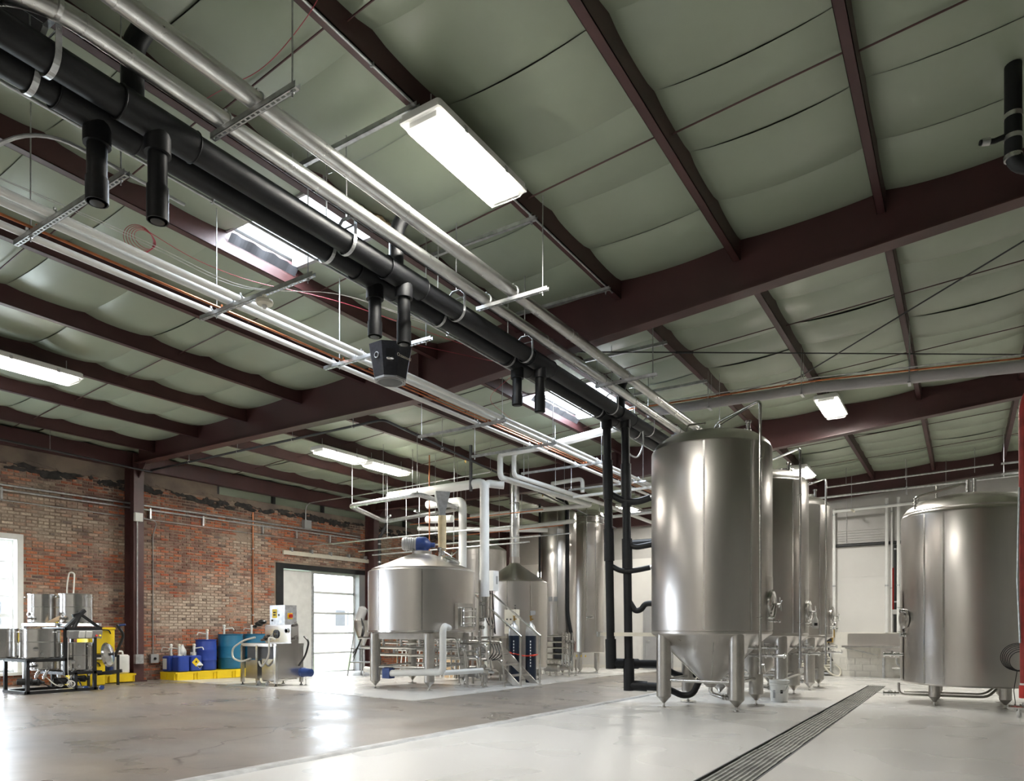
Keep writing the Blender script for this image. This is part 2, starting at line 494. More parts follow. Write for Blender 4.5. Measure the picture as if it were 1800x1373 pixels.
def lerp(a, b, t): return tuple(x + (y - x) * t for x, y in zip(a, b))
def brick_colour(y, z):
    n1 = noise.noise((y * .45, z * .7, 3.1)); n2 = noise.noise((y * 1.3, z * 2.1, 8.4)); n3 = noise.noise((y * .9, z * .35, 5.5))
    r = random.random()
    red = lerp((.27, .065, .028), (.40, .125, .05), r); brown = lerp((.12, .052, .038), (.19, .095, .07), r); wash = lerp((.46, .38, .30), (.30, .24, .19), r)
    w = .36 + n1 * 1.5 + n2 * .8 + random.uniform(-.3, .3)
    if 1.2 < z < 3.4: w += .16
    if z < 1.1: w -= .55
    if z > 3.5: w -= .25
    if y > 8.6 and z > 2.0: w -= .2
    c = lerp(red if random.random() < .55 - n3 * .6 else brown, wash, max(0, min(1, w)))
    if z > 3.85: c = lerp(c, (.05, .035, .03), max(0, min(.92, (z - 4.0) * 1.9 + n2 * 1.3 + random.uniform(-.35, .25))))
    if random.random() < .05: c = lerp(c, (.07, .05, .05), .7)
    return c
bl = []
row = 0; z = -.24
while z < 4.40:
    y = 5.7 + (.105 if row % 2 else 0)
    hd = row % 7 == 3                           # header courses
    L_ = .105 if hd else .21
    while y < 23.2:
        ya, yb = y + .005, y + L_ - .005
        yc = (ya + yb) / 2; y += L_
        if yb < 5.75: continue
        if WY0 - .1 < yb and ya < WY1 + .04 and WZ0 - .05 < z + .03 < WZ1 + .05: continue
        if DY0 < yb and ya < DY1 and z < DZ1: continue
        if z > 4.30 + noise.noise((yc * .8, 2, 0)) * .22 + random.uniform(-.06, .06): continue
        if (abs(yc - 8.6 - .0) < .28 and 3.38 < z < 3.56) or (abs(yc - 11.35) < .2 and 3.35 < z < 3.65): continue   # missing bricks
        pr_ = random.uniform(.004, .016); jz = random.uniform(-.003, .003); jt = random.uniform(-.004, .004)
        bl.append((ya, yb, z + jz, z + .057 + jz, pr_, jt, brick_colour(yc, z)))
    z += .067; row += 1
def brick_geo(t):
    ya, yb, z0, z1, p, jt, c = t
    x0, x1 = XW - .03, XW + p
    e = .006
    return ([(x0, ya, z0), (x0, yb, z0), (x0, yb, z1), (x0, ya, z1),
             (x1 + jt, ya + e, z0 + e), (x1 - jt, yb - e, z0 + e), (x1 - jt, yb - e, z1 - e), (x1 + jt, ya + e, z1 - e)],
            [(4, 5, 6, 7), (0, 1, 5, 4), (1, 2, 6, 5), (2, 3, 7, 6), (3, 0, 4, 7)])
def coloured(name, items, parent):
    vs = []; fs = []; cs = []
    off = wl(parent)
    for t in items:
        a, f = brick_geo(t); k = len(vs)
        vs += [(x - off[0], y - off[1], z - off[2]) for x, y, z in a]; fs += [[i + k for i in q] for q in f]; cs += list((*t[6], 1)) * 8
    me = bpy.data.meshes.new(name); me.from_pydata(vs, [], fs)
    at = me.attributes.new('Col', 'FLOAT_COLOR', 'POINT'); at.data.foreach_set('color', cs)
    me.materials.append(bm)
    o = bpy.data.objects.new(name, me); COL.objects.link(o); o.parent = parent
    return o
near = [t for t in bl if t[0] > 6.3 and t[2] > 1.15 and t[1] < 8.2]
near.sort(key=lambda t: t[0]); near = near[:298]
ids = set(map(id, near))
coloured('brickwork', [t for t in bl if id(t) not in ids], wl_)['kind'] = 'stuff'
for t in near: coloured('brick', [t], wl_)
# concrete band above the bricks, with a ragged foot
pb = MB()
def ragged(b, y0, y1, zb, zt, x):
    n = int((y1 - y0) / .05)
    for i in range(n):
        a = y0 + (y1 - y0) * i / n; c = y0 + (y1 - y0) * (i + 1) / n
        rg_ = lambda q: noise.noise((q * 1.3, 7, 0)) * .10 + noise.noise((q * 9, 3, 0)) * .05 + noise.noise((q * 23, 5, 0)) * .03
        za = zb + rg_(a); zc = zb + rg_(c)
        b.add([(x, a, za), (x, c, zc), (x, c, zt), (x, a, zt), (x - .1, a, za), (x - .1, c, zc)], [(0, 1, 2, 3), (4, 5, 1, 0)])
ragged(pb, 4.5, 10.6, 4.38, 4.75, XW + .03)
ragged(pb, 10.6, 23.4, 4.33, 4.46, XW + .03)
pb.bx(XW - .38, XW + .02, -6, 10.6, 4.36, 5.3)
pb.bx(XW - .38, XW + .02, 10.6, 23.6, 4.36, 4.44)
pb.build('concrete_band', M['parapet'], wl_, ang=20)
ch = MB()
for _i in range(170):
    _y = random.uniform(5.9, 22.5); _z = 4.32 + noise.noise((_y * .8, 2, 0)) * .2 + random.uniform(-.12, .05); _w = random.uniform(.04, .26)
    _o = [(XW + .018 + random.uniform(0, .012), _y + _w * math.cos(a) * random.uniform(.7, 1.1), _z + (.035 + .03 * random.random()) * math.sin(a) * random.uniform(.5, 1.3)) for a in [k * math.pi / 7 for k in range(14)]]
    ch.ext(_o, (-.03, 0, 0))
ch.build('charred_edge', M['char'], wl_, ang=20)
gw = MB(); gw.bx(XW - .38, XW - .12, 10.55, 23.6, 4.4, 5.3)
gw.build('wall_blanket', M['insul'], wl_, smooth=False)
MB().bx(XW - .02, XW + .16, 4, 23.3, 4.66, 5.0).build('eave_strut', M['red'], wl_, smooth=False)
for yy in (10.62, 12.3, 14.0, 17.5):
    MB().bx(XW - .14, XW - .02, yy, yy + .07, 4.4, 5.2).build('girt_post', M['blkp'], wl_, smooth=False)

# ------------------------------------------------------------------ window in the brick wall
w1 = thing('window_1', 'tall white multi-pane sash window at the near end of the brick wall', None, (XW, 5.4, WZ0), kind='structure')
b = MB()
for a in ((WY0 - .1, WY0, WZ0 - .04, WZ1 + .1), (WY1 - .01, WY1 + .1, WZ0 - .04, WZ1 + .1), (WY0, WY1, WZ1 - .01, WZ1 + .1)):
    b.bx(XW - .2, XW + .05, a[0], a[1], a[2], a[3])
b.build('casing', M['whitep'], w1, smooth=False)
MB().bx(XW - .3, XW + .1, WY0 - .12, WY1 + .12, WZ0 - .06, WZ0).build('window_sill', M['whitep'], w1, smooth=False)
zs = [WZ0 + .01, .71, 1.07, 1.43, 1.80, 2.13, 2.47, WZ1 - .01]
ys = [WY0 + .01 + (WY1 - WY0 - .02) * i / 5 for i in range(6)]
for i, zz in enumerate(zs):
    t = .035 if i in (0, 3, 7) else .013
    MB().bx(XW - .15, XW - .11, ys[0], ys[-1], zz - t, zz + t).build('rail' if t > .02 else 'muntin', M['whitep'], w1, smooth=False)
for i, yy in enumerate(ys):
    t = .035 if i in (0, 5) else .013
    MB().bx(XW - .148, XW - .112, yy - t, yy + t, zs[0], zs[-1]).build('stile' if t > .02 else 'muntin', M['whitep'], w1, smooth=False)
for i in range(7):
    for j in range(5):
        MB().bx(XW - .134, XW - .13, ys[j], ys[j + 1], zs[i], zs[i + 1]).build('pane', M['glass'], w1, smooth=False)

for _k, _y in enumerate((1.4,)):  # window added out of view to bring more daylight to the left side
    _w = thing('window_%d' % (_k + 2), 'unseen white framed window added to the brick wall for more daylight', None, (XW, _y, WZ0), kind='structure')
    MB().bx(XW - .134, XW - .13, _y - .86, _y + .86, WZ0, WZ1).build('pane', M['glass'], _w, smooth=False)
    for _q in (-.86, 0, .86): MB().bx(XW - .15, XW - .11, _y + _q - .03, _y + _q + .03, WZ0, WZ1).build('stile', M['whitep'], _w, smooth=False)

# ------------------------------------------------------------------ overhead door and sliding panel
d1 = thing('door_1', 'glazed sectional overhead door letting in bright daylight', None, (XW - .2, 14.57, zf(14.5)), kind='structure')
dz = [-.1, .46, 1.03, 1.61, 2.2, 2.76]
for i, zz in enumerate(dz):
    MB().bx(XW - .24, XW - .2, 13.72, 15.42, zz - .03, zz + .03).build('rail', M['whitep'], d1, smooth=False)
for yy in (13.74, 15.4):
    MB().bx(XW - .24, XW - .2, yy - .03, yy + .03, dz[0], dz[-1]).build('stile', M['whitep'], d1, smooth=False)
for i in range(5):
    MB().bx(XW - .223, XW - .217, 13.76, 15.38, dz[i] + .03, dz[i + 1] - .03).build('pane', M['glass'], d1, smooth=False)
b = MB(); b.bx(XW - .3, XW + .02, DY0, DY0 + .24, -.2, DZ1); b.bx(XW - .3, XW + .0, DY0, DY1, 2.79, DZ1)
b.build('dark_jamb', M['blkp'], d1, smooth=False)
b = MB(); b.bx(XW - .3, XW + .0, 15.43, DY1, -.2, 2.79)
b.build('grey_jamb', M['grey'], d1, smooth=False)
d3 = thing('door_3', 'plain white insulated sliding door panel standing half across the doorway', None, (XW - .1, 13.2, zf(13)), kind='structure')
MB().bx(XW - .17, XW - .1, 12.6, 13.74, -.075, 2.77).build('panel', M['whitep'], d3, smooth=False)
MB().bx(XW - .1, XW - .08, 13.66, 13.74, -.07, 2.77).build('edge_strip', M['galv'], d3, smooth=False)
tr = thing('trim_1', 'beige steel sliding door track bolted over the doorway', None, (XW, 14.2, 3.2), kind='structure')
MB().bx(XW + .03, XW + .09, 12.55, 15.95, 3.16, 3.27).build('track', M['cream'], tr, smooth=False)
for i in range(5):
    MB().bx(XW + .0, XW + .1, 12.8 + i * .7, 12.86 + i * .7, 3.25, 3.36).build('bracket', M['grey'], tr, smooth=False)

# ------------------------------------------------------------------ outside the door and window
gz = -.35
tag(MB().bx(-90, XW - .9, -30, 70, gz - .2, gz).build('lawn', M['grass'], smooth=False), 'green lawn outside beyond the glazed door', None, kind='structure')
tag(MB().bx(XW - .9, 60, -60, -6.3, gz - .2, gz).build('yard', M['asph'], smooth=False), 'unseen paved yard behind the viewer, added to block sky light from below', None, kind='structure')  # unseen ground, added to stop sky light coming up from below
tag(MB().bx(-58, -30, -30, 70, gz, gz + .02).build('street', M['asph'], smooth=False), 'pale street running past the lawn outside', None, kind='structure')
bd = thing('building', 'low pale building across the street seen through the glazed door', 'building', (-64, 40, gz))
M['bld'] = mat('pale_render', (.62, .61, .6), .8, 0, .05, .4)
MB().bx(-72, -62, 5, 75, gz, 5.2).build('wall', M['bld'], bd, smooth=False)
MB().bx(-72.4, -61.6, 4.6, 75.4, 5.2, 5.9).build('roof', M['siding'], bd, smooth=False)
for i in range(9):
    wn = MB().bx(-62.0, -61.9, 10 + i * 6, 12.4 + i * 6, 1.2, 3.4).build('window', M['grey'], bd, smooth=False)
    MB().bx(-61.92, -61.88, 10.2 + i * 6, 12.2 + i * 6, 1.4, 3.2).build('pane', M['greyd'], wn, smooth=False)
lp = thing('street_lamp', 'twin floodlight pole across the street seen through the door glass', 'street lamp', (-46, 44.5, gz))
MB().cyl((-46, 44.5, gz), (-46, 44.5, 8.2), .12, .07).build('pole', M['galv'], lp)
MB().bar((-46, 43.6, 8.2), (-46, 45.4, 8.2), .08).build('arm', M['galv'], lp)
for yy in (43.6, 45.4):
    MB().box((-46, yy, 8.5), (.3, .5, .5)).build('floodlight', M['grey'], lp, smooth=False)

# ------------------------------------------------------------------ far wall, hidden walls
YB = 23.3
wb = thing('wall_back', 'white painted far wall with block base and grey siding above', None, (-4, YB, -.3), kind='structure')
MB().bx(-15.8, 9.2, YB, YB + .3, -.8, 3.62).build('painted_panel', M['wall'], wb, smooth=False)
MB().bx(-15.8, 9.2, YB, YB + .3, 3.62, 6.8).build('upper_wall', M['siding'], wb, smooth=False)
for i in range(6):
    MB().bx(-4.6, 3, YB - .02, YB + .02, 3.72 + i * .075, 3.755 + i * .075).build('siding_rib', M['siding'], wb, smooth=False)
for zz in (1.75, 2.72):
    MB().bx(-4.6, 3, YB - .008, YB + .0, zz - .006, zz).build('panel_lap', M['wall'], wb, smooth=False)
MB().bx(-3.95, 9, YB - .14, YB, -.6, 1.02).build('block_core', M['wall'], wb, smooth=False)
bk = MB().bx(0, .39, -.02, 0, 0, .185).mesh('block', M['block'], (0, 0, 0), False)
for r_ in range(7):
    for c_ in range(8):
        x = -3.95 + c_ * .4 + (.2 if r_ % 2 else 0)
        if x > -.9: continue
        o = bpy.data.objects.new('block', bk); COL.objects.link(o); o.parent = wb
        o.location = V((x, YB - .14, -.27 + r_ * .19)) - V(wb.location)
MB().bx(-3.97, 9, YB - .17, YB, 1.02, 1.045).build('block_ledge', M['block'], wb, smooth=False)
MB().bx(-15.4, -4, YB - .012, YB, -.3, -.16).build('base_cove', M['block'], wb, smooth=False)
d2 = thing('door_2', 'grey steel personnel door in the far white wall behind the black pipes', None, (-9, YB, zf(YB)), kind='structure')
MB().bx(-9.42, -8.5, YB - .03, YB + .01, -.27, 1.95).build('leaf', M['grey'], d2, smooth=False)
b = MB(); b.bx(-9.5, -9.42, YB - .04, YB, -.27, 2.03); b.bx(-8.5, -8.42, YB - .04, YB, -.27, 2.03); b.bx(-9.5, -8.42, YB - .04, YB, 1.95, 2.03)
b.build('door_frame', M['grey'], d2, smooth=False)
MB().cyl((-9.36, YB - .07, .75), (-9.25, YB - .07, .75), .012).build('handle', M['chrome'], d2)
disp = thing('soap_dispenser', 'small white wall dispenser beside the grey door', 'dispenser', (-10.0, YB - .06, .6))
MB().rbox((-10.0, YB - .06, .8), (.2, .12, .42), .03).build('body', M['whitep'], disp)
MB().rbox((-10.0, YB - .08, .57), (.12, .08, .06), .02).build('nozzle', M['grey'], disp)

wn = thing('wall_near', 'plain white wall behind the viewer', None, (0, -6, 0), kind='structure')
MB().bx(-15.8, 9.2, -6.2, -6, -.3, 7).build('masonry', M['wall'], wn, smooth=False)
wr = thing('wall_right', 'plain wall beyond the right of the view', None, (9.1, 8, 0), kind='structure')
MB().bx(9, 9.2, -6.2, 23.6, -.8, 7).build('masonry', M['wall'], wr, smooth=False)

# ------------------------------------------------------------------ roof
PX = [-.71 - 1.518 * k for k in range(-6, 10)]          # purlin lines
PX.sort()
FY = [1.15, 8.45, 15.75, 23.05]                          # frame lines
SKY = [(-6.78, -5.262, 4.8, 5.7125), (-6.78, -5.262, 11.1875, 13.0125)]
ceil = thing('ceiling', 'sagging green vinyl insulation blanket between red purlins under the roof', None, (-5, 10, 5.5), kind='structure')
dk = MB()
def deck(x0, x1, y0, y1):
    a, c = zr(x0) + .1, zr(x1) + .1
    dk.add([(x0, y0, a), (x1, y0, c), (x1, y1, c), (x0, y1, a), (x0, y0, a + .08), (x1, y0, c + .08), (x1, y1, c + .08), (x0, y1, a + .08)],
           [(0, 3, 2, 1), (4, 5, 6, 7), (0, 1, 5, 4), (1, 2, 6, 5), (2, 3, 7, 6), (3, 0, 4, 7)])
deck(-16, -6.78, -6.3, 23.8); deck(-5.262, 9.4, -6.3, 23.8)
for a, c in ((-6.3, 4.8), (5.7125, 11.1875), (13.0125, 23.8)): deck(-6.78, -5.262, a, c)
dk.build('roof_deck', M['deck'], ceil, smooth=False)
SY = [1.15 + .9125 * k for k in range(25)]
XS = [-15.6] + [x for x in PX if -15.3 < x < 4.2]
for xi, (x0, x1) in enumerate(zip(XS, XS[1:])):
    for y0, y1 in zip(SY, SY[1:]):
        if any(abs(x0 - s[0]) < .1 and y0 > s[2] - .1 and y1 < s[3] + .1 for s in SKY): continue
        p = MB(); nx, ny = 8, 6
        sg = .055 + .04 * noise.noise((x0 * 1.7, y0 * 2.3, 0)); se = .042 + .02 * noise.noise((x0 * 2.7, y0 * 1.3, 9))
        vs = []
        for j in range(ny + 1):
            for i in range(nx + 1):
                s, t = i / nx, j / ny
                xx, yy = x0 + (x1 - x0) * s, y0 + (y1 - y0) * t
                zz = zr(xx) - sg * math.sin(math.pi * s) ** .7 - se * (math.sin(math.pi * t) ** .5) - .025 * noise.noise((xx * 1.6, yy * 1.6, 1)) * math.sin(math.pi * s) * math.sin(math.pi * t)
                vs.append((xx, yy, zz + .02))
        fs = [(j * (nx + 1) + i, (j + 1) * (nx + 1) + i, (j + 1) * (nx + 1) + i + 1, j * (nx + 1) + i + 1) for j in range(ny) for i in range(nx)]
        p.add(vs, fs)
        p.build('insulation_panel', M['insul'], ceil, ang=80)
dk2 = MB()                                                # blanket over the bay behind the camera and beyond
for x0, x1 in ((-15.6, 9.2),):
    dk2.add([(x0, -6.2, zr(x0)), (x1, -6.2, zr(x1)), (x1, 1.15, zr(x1)), (x0, 1.15, zr(x0))], [(0, 3, 2, 1)])
dk2.add([(3.844, 1.15, zr(3.844)), (9.2, 1.15, zr(9.2)), (9.2, 23.4, zr(9.2)), (3.844, 23.4, zr(3.844))], [(0, 3, 2, 1)])
dk2.build('flat_blanket', M['insul'], ceil, smooth=False)
for i, x in enumerate(PX):
    for y0, y1 in zip([-6] + FY, FY + [23.3]):
        if y1 - y0 < .5 or x > 5: continue
        z1 = zr(x) + .06; z0 = zr(x) - .22
        b = MB(); f = -.085 if x < .4 else .085
        b.bx(min(x, x - .006 * (1 if f < 0 else -1)), max(x, x - .006 * (1 if f < 0 else -1)), y0, y1, z0, z1)
        b.bx(min(x, x + f), max(x, x + f), y0, y1, z0, z0 + .006)
        b.bx(min(x + f, x + f + .005), max(x + f, x + f + .005), y0, y1, z0, z0 + .022)
        b.build('purlin', M['redd'] if (i + int(y0)) % 3 == 0 else M['red'], ceil, smooth=False)
for x0, x1 in zip([-15.4] + PX, PX):
    if x0 > 4: continue
    for y in (3.6, 6.1, 10.9, 13.3, 18.2, 20.6):
        if any(s[0] - .1 < x0 < s[1] and s[2] < y < s[3] for s in SKY): continue
        MB().cyl((x0 + .003, y + .03, zr(x0) - .1), (x1 - .008, y - .03, zr(x1) - .1), .008, n=6).build('sag_rod', M['redd'], ceil)
def rl(x, y, d=-.26): return (x, y, zr(x) + d)
for p, q in (((-4.6, 14.9), (1.9, 8.7)), ((-5.6, 8.9), (2.3, 15.4))):
    MB().cyl(rl(*p), rl(*q), .010, n=6).build('brace_rod', M['blkpipe'], ceil)
    mid = V(rl(*p)).lerp(V(rl(*q)), .25); dr = (V(rl(*q)) - V(rl(*p))).normalized()
    MB().cyl(mid - dr * .14, mid + dr * .14, .02, n=8).build('turnbuckle', M['blkpipe'], ceil)
# roof lights
for k, (x0, x1, y0, y1) in enumerate(SKY):
    MB().add([(x0, y0, zr(x0)), (x1, y0, zr(x1)), (x1, y1, zr(x1)), (x0, y1, zr(x0))], [(0, 1, 2, 3)]).build('skylight_sheet', M['roofl'], ceil, smooth=False)
    b = MB(); n = 26
    for i in range(n):                                    # torn blanket edge along the purlin
        ya = y0 + (y1 - y0) * i / n; yb_ = y0 + (y1 - y0) * (i + 1) / n
        h = lambda y: .10 + .07 * noise.noise((y * 5, k, 0)); w = lambda y: .07 + .05 * noise.noise((y * 7, k + 4, 0))
        b.add([(x0 + .01, ya, zr(x0) - .1), (x0 + .01, yb_, zr(x0) - .1), (x0 + .01 + w(yb_), yb_, zr(x0) - .05 + h(yb_) * .3), (x0 + .01 + w(ya), ya, zr(x0) - .05 + h(ya) * .3)], [(0, 1, 2, 3)])
    b.build('torn_edge', M['greyd'], ceil, ang=20)
    b = MB()
    b.bx(x0, x1, y1 - .03, y1 + .02, zr(x0) - .02, zr(x1) + .12); b.bx(x0, x1, y0 - .02, y0 + .01, zr(x0) - .0, zr(x1) + .12)
    b.build('skylight_curb', M['grey'], ceil, smooth=False)
    b = MB()
    for i in range(7):
        ya = y0 + .1 + (y1 - y0) * i / 7
        b.sphere((x1 - .05 + random.uniform(-.03, .03), ya, zr(x1) - .03 - random.uniform(0, .06)), random.uniform(.05, .1), 8, .6)
    b.build('torn_fibre', M['insule'], ceil)

# ------------------------------------------------------------------ rigid frames
def zb(x): return 4.74 if x < -7.1 else 4.73 + .082 * (x + 7.1)
for k, fy in enumerate(FY):
    nm = ['behind the view', 'nearest in view, crossing above the speaker', 'second, beyond the black risers', 'against the far wall'][k]
    fr = thing('rigid_frame', 'dark red tapered steel roof beam with wall column, ' + nm, 'beam', (-15.1, fy, zf(fy)), 'red steel frames', 'structure')
    xs = [-15.0, -12.5, -10, -7.1, -5, -2.5, 0, 2.5, 5, 9]
    b = MB()
    for x0, x1 in zip(xs, xs[1:]):
        b.add([(x, fy + s * .005, z) for s in (-1, 1) for x, z in ((x0, zb(x0)), (x1, zb(x1)), (x1, zr(x1) + .06), (x0, zr(x0) + .06))],
              [(0, 1, 2, 3), (7, 6, 5, 4), (0, 4, 5, 1)])
    rf = b.build('rafter', M['red'], fr, smooth=False)
    b = MB()
    for x0, x1 in zip(xs, xs[1:]):
        b.add([(x, fy + s * .1, zb(x) + d) for d in (-.014, 0) for s in (-1, 1) for x in (x0, x1)], [(0, 1, 3, 2), (4, 6, 7, 5), (0, 4, 5, 1), (2, 3, 7, 6)])
    b.build('bottom_flange', M['redd'], rf, smooth=False)
    for x in (-7.1, 1.2):
        MB().bx(x - .012, x + .012, fy - .09, fy + .09, zb(x), zr(x)).build('splice_plate', M['red'], rf, smooth=False)
    z0 = zf(fy) - .05
    b = MB(); b.bx(-15.02, -15.0, fy - .11, fy + .11, z0, 4.95); b.bx(-15.37, -15.35, fy - .11, fy + .11, z0, 4.95); b.bx(-15.36, -15.01, fy - .006, fy + .006, z0, 4.95)
    cl = b.build('column', M['redd'], fr, smooth=False)
    MB().bx(-15.4, -14.96, fy - .16, fy + .16, z0, z0 + .08).build('base_plate', M['red'], cl, smooth=False)
    MB().ext([(-15.0, fy - .008, 4.74), (-14.7, fy - .008, 4.74), (-15.0, fy - .008, 4.42)], (0, .016, 0)).build('haunch_plate', M['red'], cl, smooth=False)
# ------------------------------------------------------------------ lamps
def make_lamp():
    r = thing('ceiling_lamp', 'x', 'lamp', (0, 0, 0), 'fluorescent high-bay lamps')
    b = MB(); b.rbox((0, 0, .065), (.40, 1.30, .07), .03)
    b.build('housing', M['lampw'], r)
    b = MB()                                   # clear tapered lens with a rim
    o = [(-.195, -.645), (.195, -.645), (.195, .645), (-.195, .645)]; i = [(-.155, -.60), (.155, -.60), (.155, .60), (-.155, .60)]
    b.add([(x, y, .03) for x, y in o] + [(x, y, -.045) for x, y in i], [(0, 1, 5, 4), (1, 2, 6, 5), (2, 3, 7, 6), (3, 0, 4, 7), (4, 5, 6, 7)])
    b.build('lens', M['lens'], r, smooth=False)
    b = MB()
    for s in (-1, 1):
        b.bx(-.2, .2, s * .645 - .012, s * .645 + .012, .02, .045); b.bx(s * .195 - .012, s * .195 + .012, -.64, .64, .02, .045)
    b.build('rim', M['lampw'], r, smooth=False)
    for k in range(4):
        MB().cyl((-.12 + k * .08, -.54, .005), (-.12 + k * .08, .54, .005), .016, n=8).build('tube', M['tube'], r)
    for s in (-1, 1):
        MB().bx(-.14, .14, s * .575 - .03, s * .575 + .03, -.012, .03).build('lampholder', M['lampw'], r, smooth=False)
        for y in (-.3, .3):
            MB().bx(s * .2 - .008, s * .2 + .008, y - .02, y + .02, .01, .06).build('latch', M['galv'], r, smooth=False)
        MB().cyl((0, s * .5, .1), (0, s * .5, .28), .005, n=6).build('hanger', M['galv'], r)
    l = bpy.data.lights.new('lamp_light', 'AREA'); l.shape = 'RECTANGLE'; l.size = .3; l.size_y = 1.1; l.energy = LAMP_W; l.color = (1.0, .965, .89)
    o = bpy.data.objects.new('lamp_light', l); COL.objects.link(o); o.parent = r; o.location = (0, 0, .027)
    return r
lamp0 = make_lamp()
LL = [(-3.64, 4.95, 5.24, 'large lit four-tube lamp under the roof right of the silver ducts'),
      (-11.2, 4.72, 4.87, 'lit lamp under the roof cut by the left edge of the picture'),
      (-11.3, 10.75, 4.87, 'upper lit lamp of the end-to-end pair above the mash tun'),
      (-11.3, 12.2, 4.87, 'lower lit lamp of the end-to-end pair above the mash tun'),
      (-2.13, 14.45, 5.33, 'lit lamp hanging below the grey pipe in front of the second beam'),
      (-3.58, 19.8, 5.27, 'lit lamp just above the second conical fermenter'),
      (-9.0, 20.9, 4.95, 'lit lamp far back among the pipes over the slim tanks'),
      (2.3, 19.0, 5.55, 'lamp beyond the right frame edge near the far wall'),
      (-3.64, -3.6, 5.24, 'unseen fill lamp behind the viewer under the roof middle, rear of two'),  # out of view, added as fill light from behind
      (-11.2, -2.0, 4.87, 'unseen fill lamp behind the viewer near the brick wall')]  # another unseen fixture added for fill light
for k, (x, y, z, lb) in enumerate(LL):
    if k == 0:
        lamp0.location = (x, y, z); lamp0['label'] = lb
    else: dup(lamp0, (x, y, z), lb)
wlmp = thing('wall_lamp', 'small glowing wall lamp on the far wall behind the kettle', 'lamp', (-13.3, 23.1, 3.15))
MB().rbox((-13.3, 23.22, 3.2), (.9, .12, .3), .03).build('backplate', M['lampw'], wlmp)
MB().lathe([(.05, -.38), (.08, -.36), (.08, .36), (.05, .38)], (-13.3, 23.12, 3.2), 12, (1, 0, 0)).build('glowing_tube', emis('wall_lamp_glow', (1, .93, .8), 14), wlmp)

# ------------------------------------------------------------------ slotted strut hangers with rods
def strut(x0, x1, y, z, lb, rods, grp='strut hangers', slots=True, w=.041, up=None):
    t = thing('strut_hanger', lb, 'hanger', ((x0 + x1) / 2, y, z), grp)
    b = MB()
    b.bx(x0, x1, y - w / 2, y - w / 2 + .003, z, z + w); b.bx(x0, x1, y + w / 2 - .003, y + w / 2, z, z + w)
    if slots:
        b.bx(x0, x1, y - w / 2, y - w / 2 + .012, z, z + .003); b.bx(x0, x1, y + w / 2 - .012, y + w / 2, z, z + .003)
        n = int((x1 - x0) / .05); 
        for i in range(n + 1):
            xx = x0 + (x1 - x0 - .018) * i / n
            b.bx(xx, xx + .018, y - w / 2 + .012, y + w / 2 - .012, z, z + .003)
    else: b.bx(x0, x1, y - w / 2, y + w / 2, z, z + .003)
    b.build('channel', M['galv'], t, smooth=False)
    for x in rods:
        zt = zr(x) - .02 if up is None else up
        MB().cyl((x, y, z - .04), (x, y, zt), .006, n=6).build('rod', M['galv'], t)
        MB().lathe([(.014, -.012), (.014, 0)], (x, y, z - .002), 6).build('nut', M['galv'], t)
    return t
DU = 'slotted strut hanger carrying both silver ducts, '
strut(-4.49, -3.60, 3.06, 4.655, DU + 'nearest one at the upper picture edge', (-3.65,))
strut(-4.49, -3.60, 6.28, 4.655, DU + 'below and behind the big lamp', (-3.66,))
strut(-4.49, -3.56, 9.22, 4.655, DU + 'just beyond the first red beam', (-3.62,))
strut(-4.49, -3.56, 12.35, 4.655, DU + 'close to the front fermenter top', (-3.62,))
UU = 'strut rail under the purlins above the ducts, '
for y, n in ((4.36, 'meeting the end of the big lamp'), (6.22, 'just past the far end of the big lamp'), (8.0, 'in front of the first red beam'), (9.98, 'first behind the first red beam'), (11.9, 'second behind the first red beam')):
    t = strut(-5.26, -3.70, y, zr(-4.5) - .25, 'strut rail above the silver ducts, ' + n, (-5.2, -3.76), 'strut rails under the purlins', False)
WU = 'slotted strut hanger carrying the white pipes, '
for x0, x1, y, n in ((-6.68, -4.98, 2.72, 'nearest, beside the capped black drops'), (-6.68, -4.98, 4.42, 'holding the round white sensor'), (-6.68, -4.98, 6.1, 'above the black speaker'),
                     (-7.75, -6.0, 9.15, 'first beyond the red beam'), (-7.8, -6.0, 10.75, 'second beyond the red beam'), (-7.8, -5.9, 12.5, 'third beyond the red beam'), (-7.8, -5.9, 14.6, 'fourth beyond the red beam'), (-7.6, -5.9, 18.2, 'farthest, near the slim tanks')):
    strut(x0, x1, y, 4.39, WU + n, (x0 + .06, x1 - .06) if y > 7 else (-5.06, -6.42))

# ------------------------------------------------------------------ silver ducts
def clampring(t, x, y, z, r, m, nm='clamp'):
    b = MB(); b.ring((x, y, z), r + .004, .007, (0, 1, 0), 20, 6); b.bx(x - .008, x + .008, y - .01, y + .01, z + r, z + r + .03)
    return b.build(nm, m, t)
s1 = thing('silver_duct', 'silver jacketed duct nearest the black pipes, bending away at upper left corner', 'pipe', (-4.40, 6, 4.77), 'silver jacketed ducts')
MB().tube(fil([(-6.2, 1.55, 4.84), (-4.40, 1.75, 4.77), (-4.40, 2.6, 4.77)], .7, 10) + [V((-4.40, 13.0, 4.77))], .062, 18).build('jacket', M['alum'], s1)
s2 = thing('silver_duct', 'straight silver jacketed duct nearest the big lamp', 'pipe', (-4.05, 6, 4.77), 'silver jacketed ducts')
MB().tube([(-4.05, .5, 4.77), (-4.05, 13.0, 4.77)], .062, 18).build('jacket', M['alum'], s2)
for t, x in ((s1, -4.40), (s2, -4.05)):
    for y in (3.1, 6.33, 9.27, 12.4): clampring(t, x, y, 4.77, .062, M['galv'])
    for y in (2.0, 2.15, 4.6, 7.6, 7.72, 10.8):
        MB().lathe([(.064, -.012), (.0655, 0), (.064, .012)], (x, y, 4.77), 18, (0, 1, 0)).build('jacket_seam', M['alum'], t)

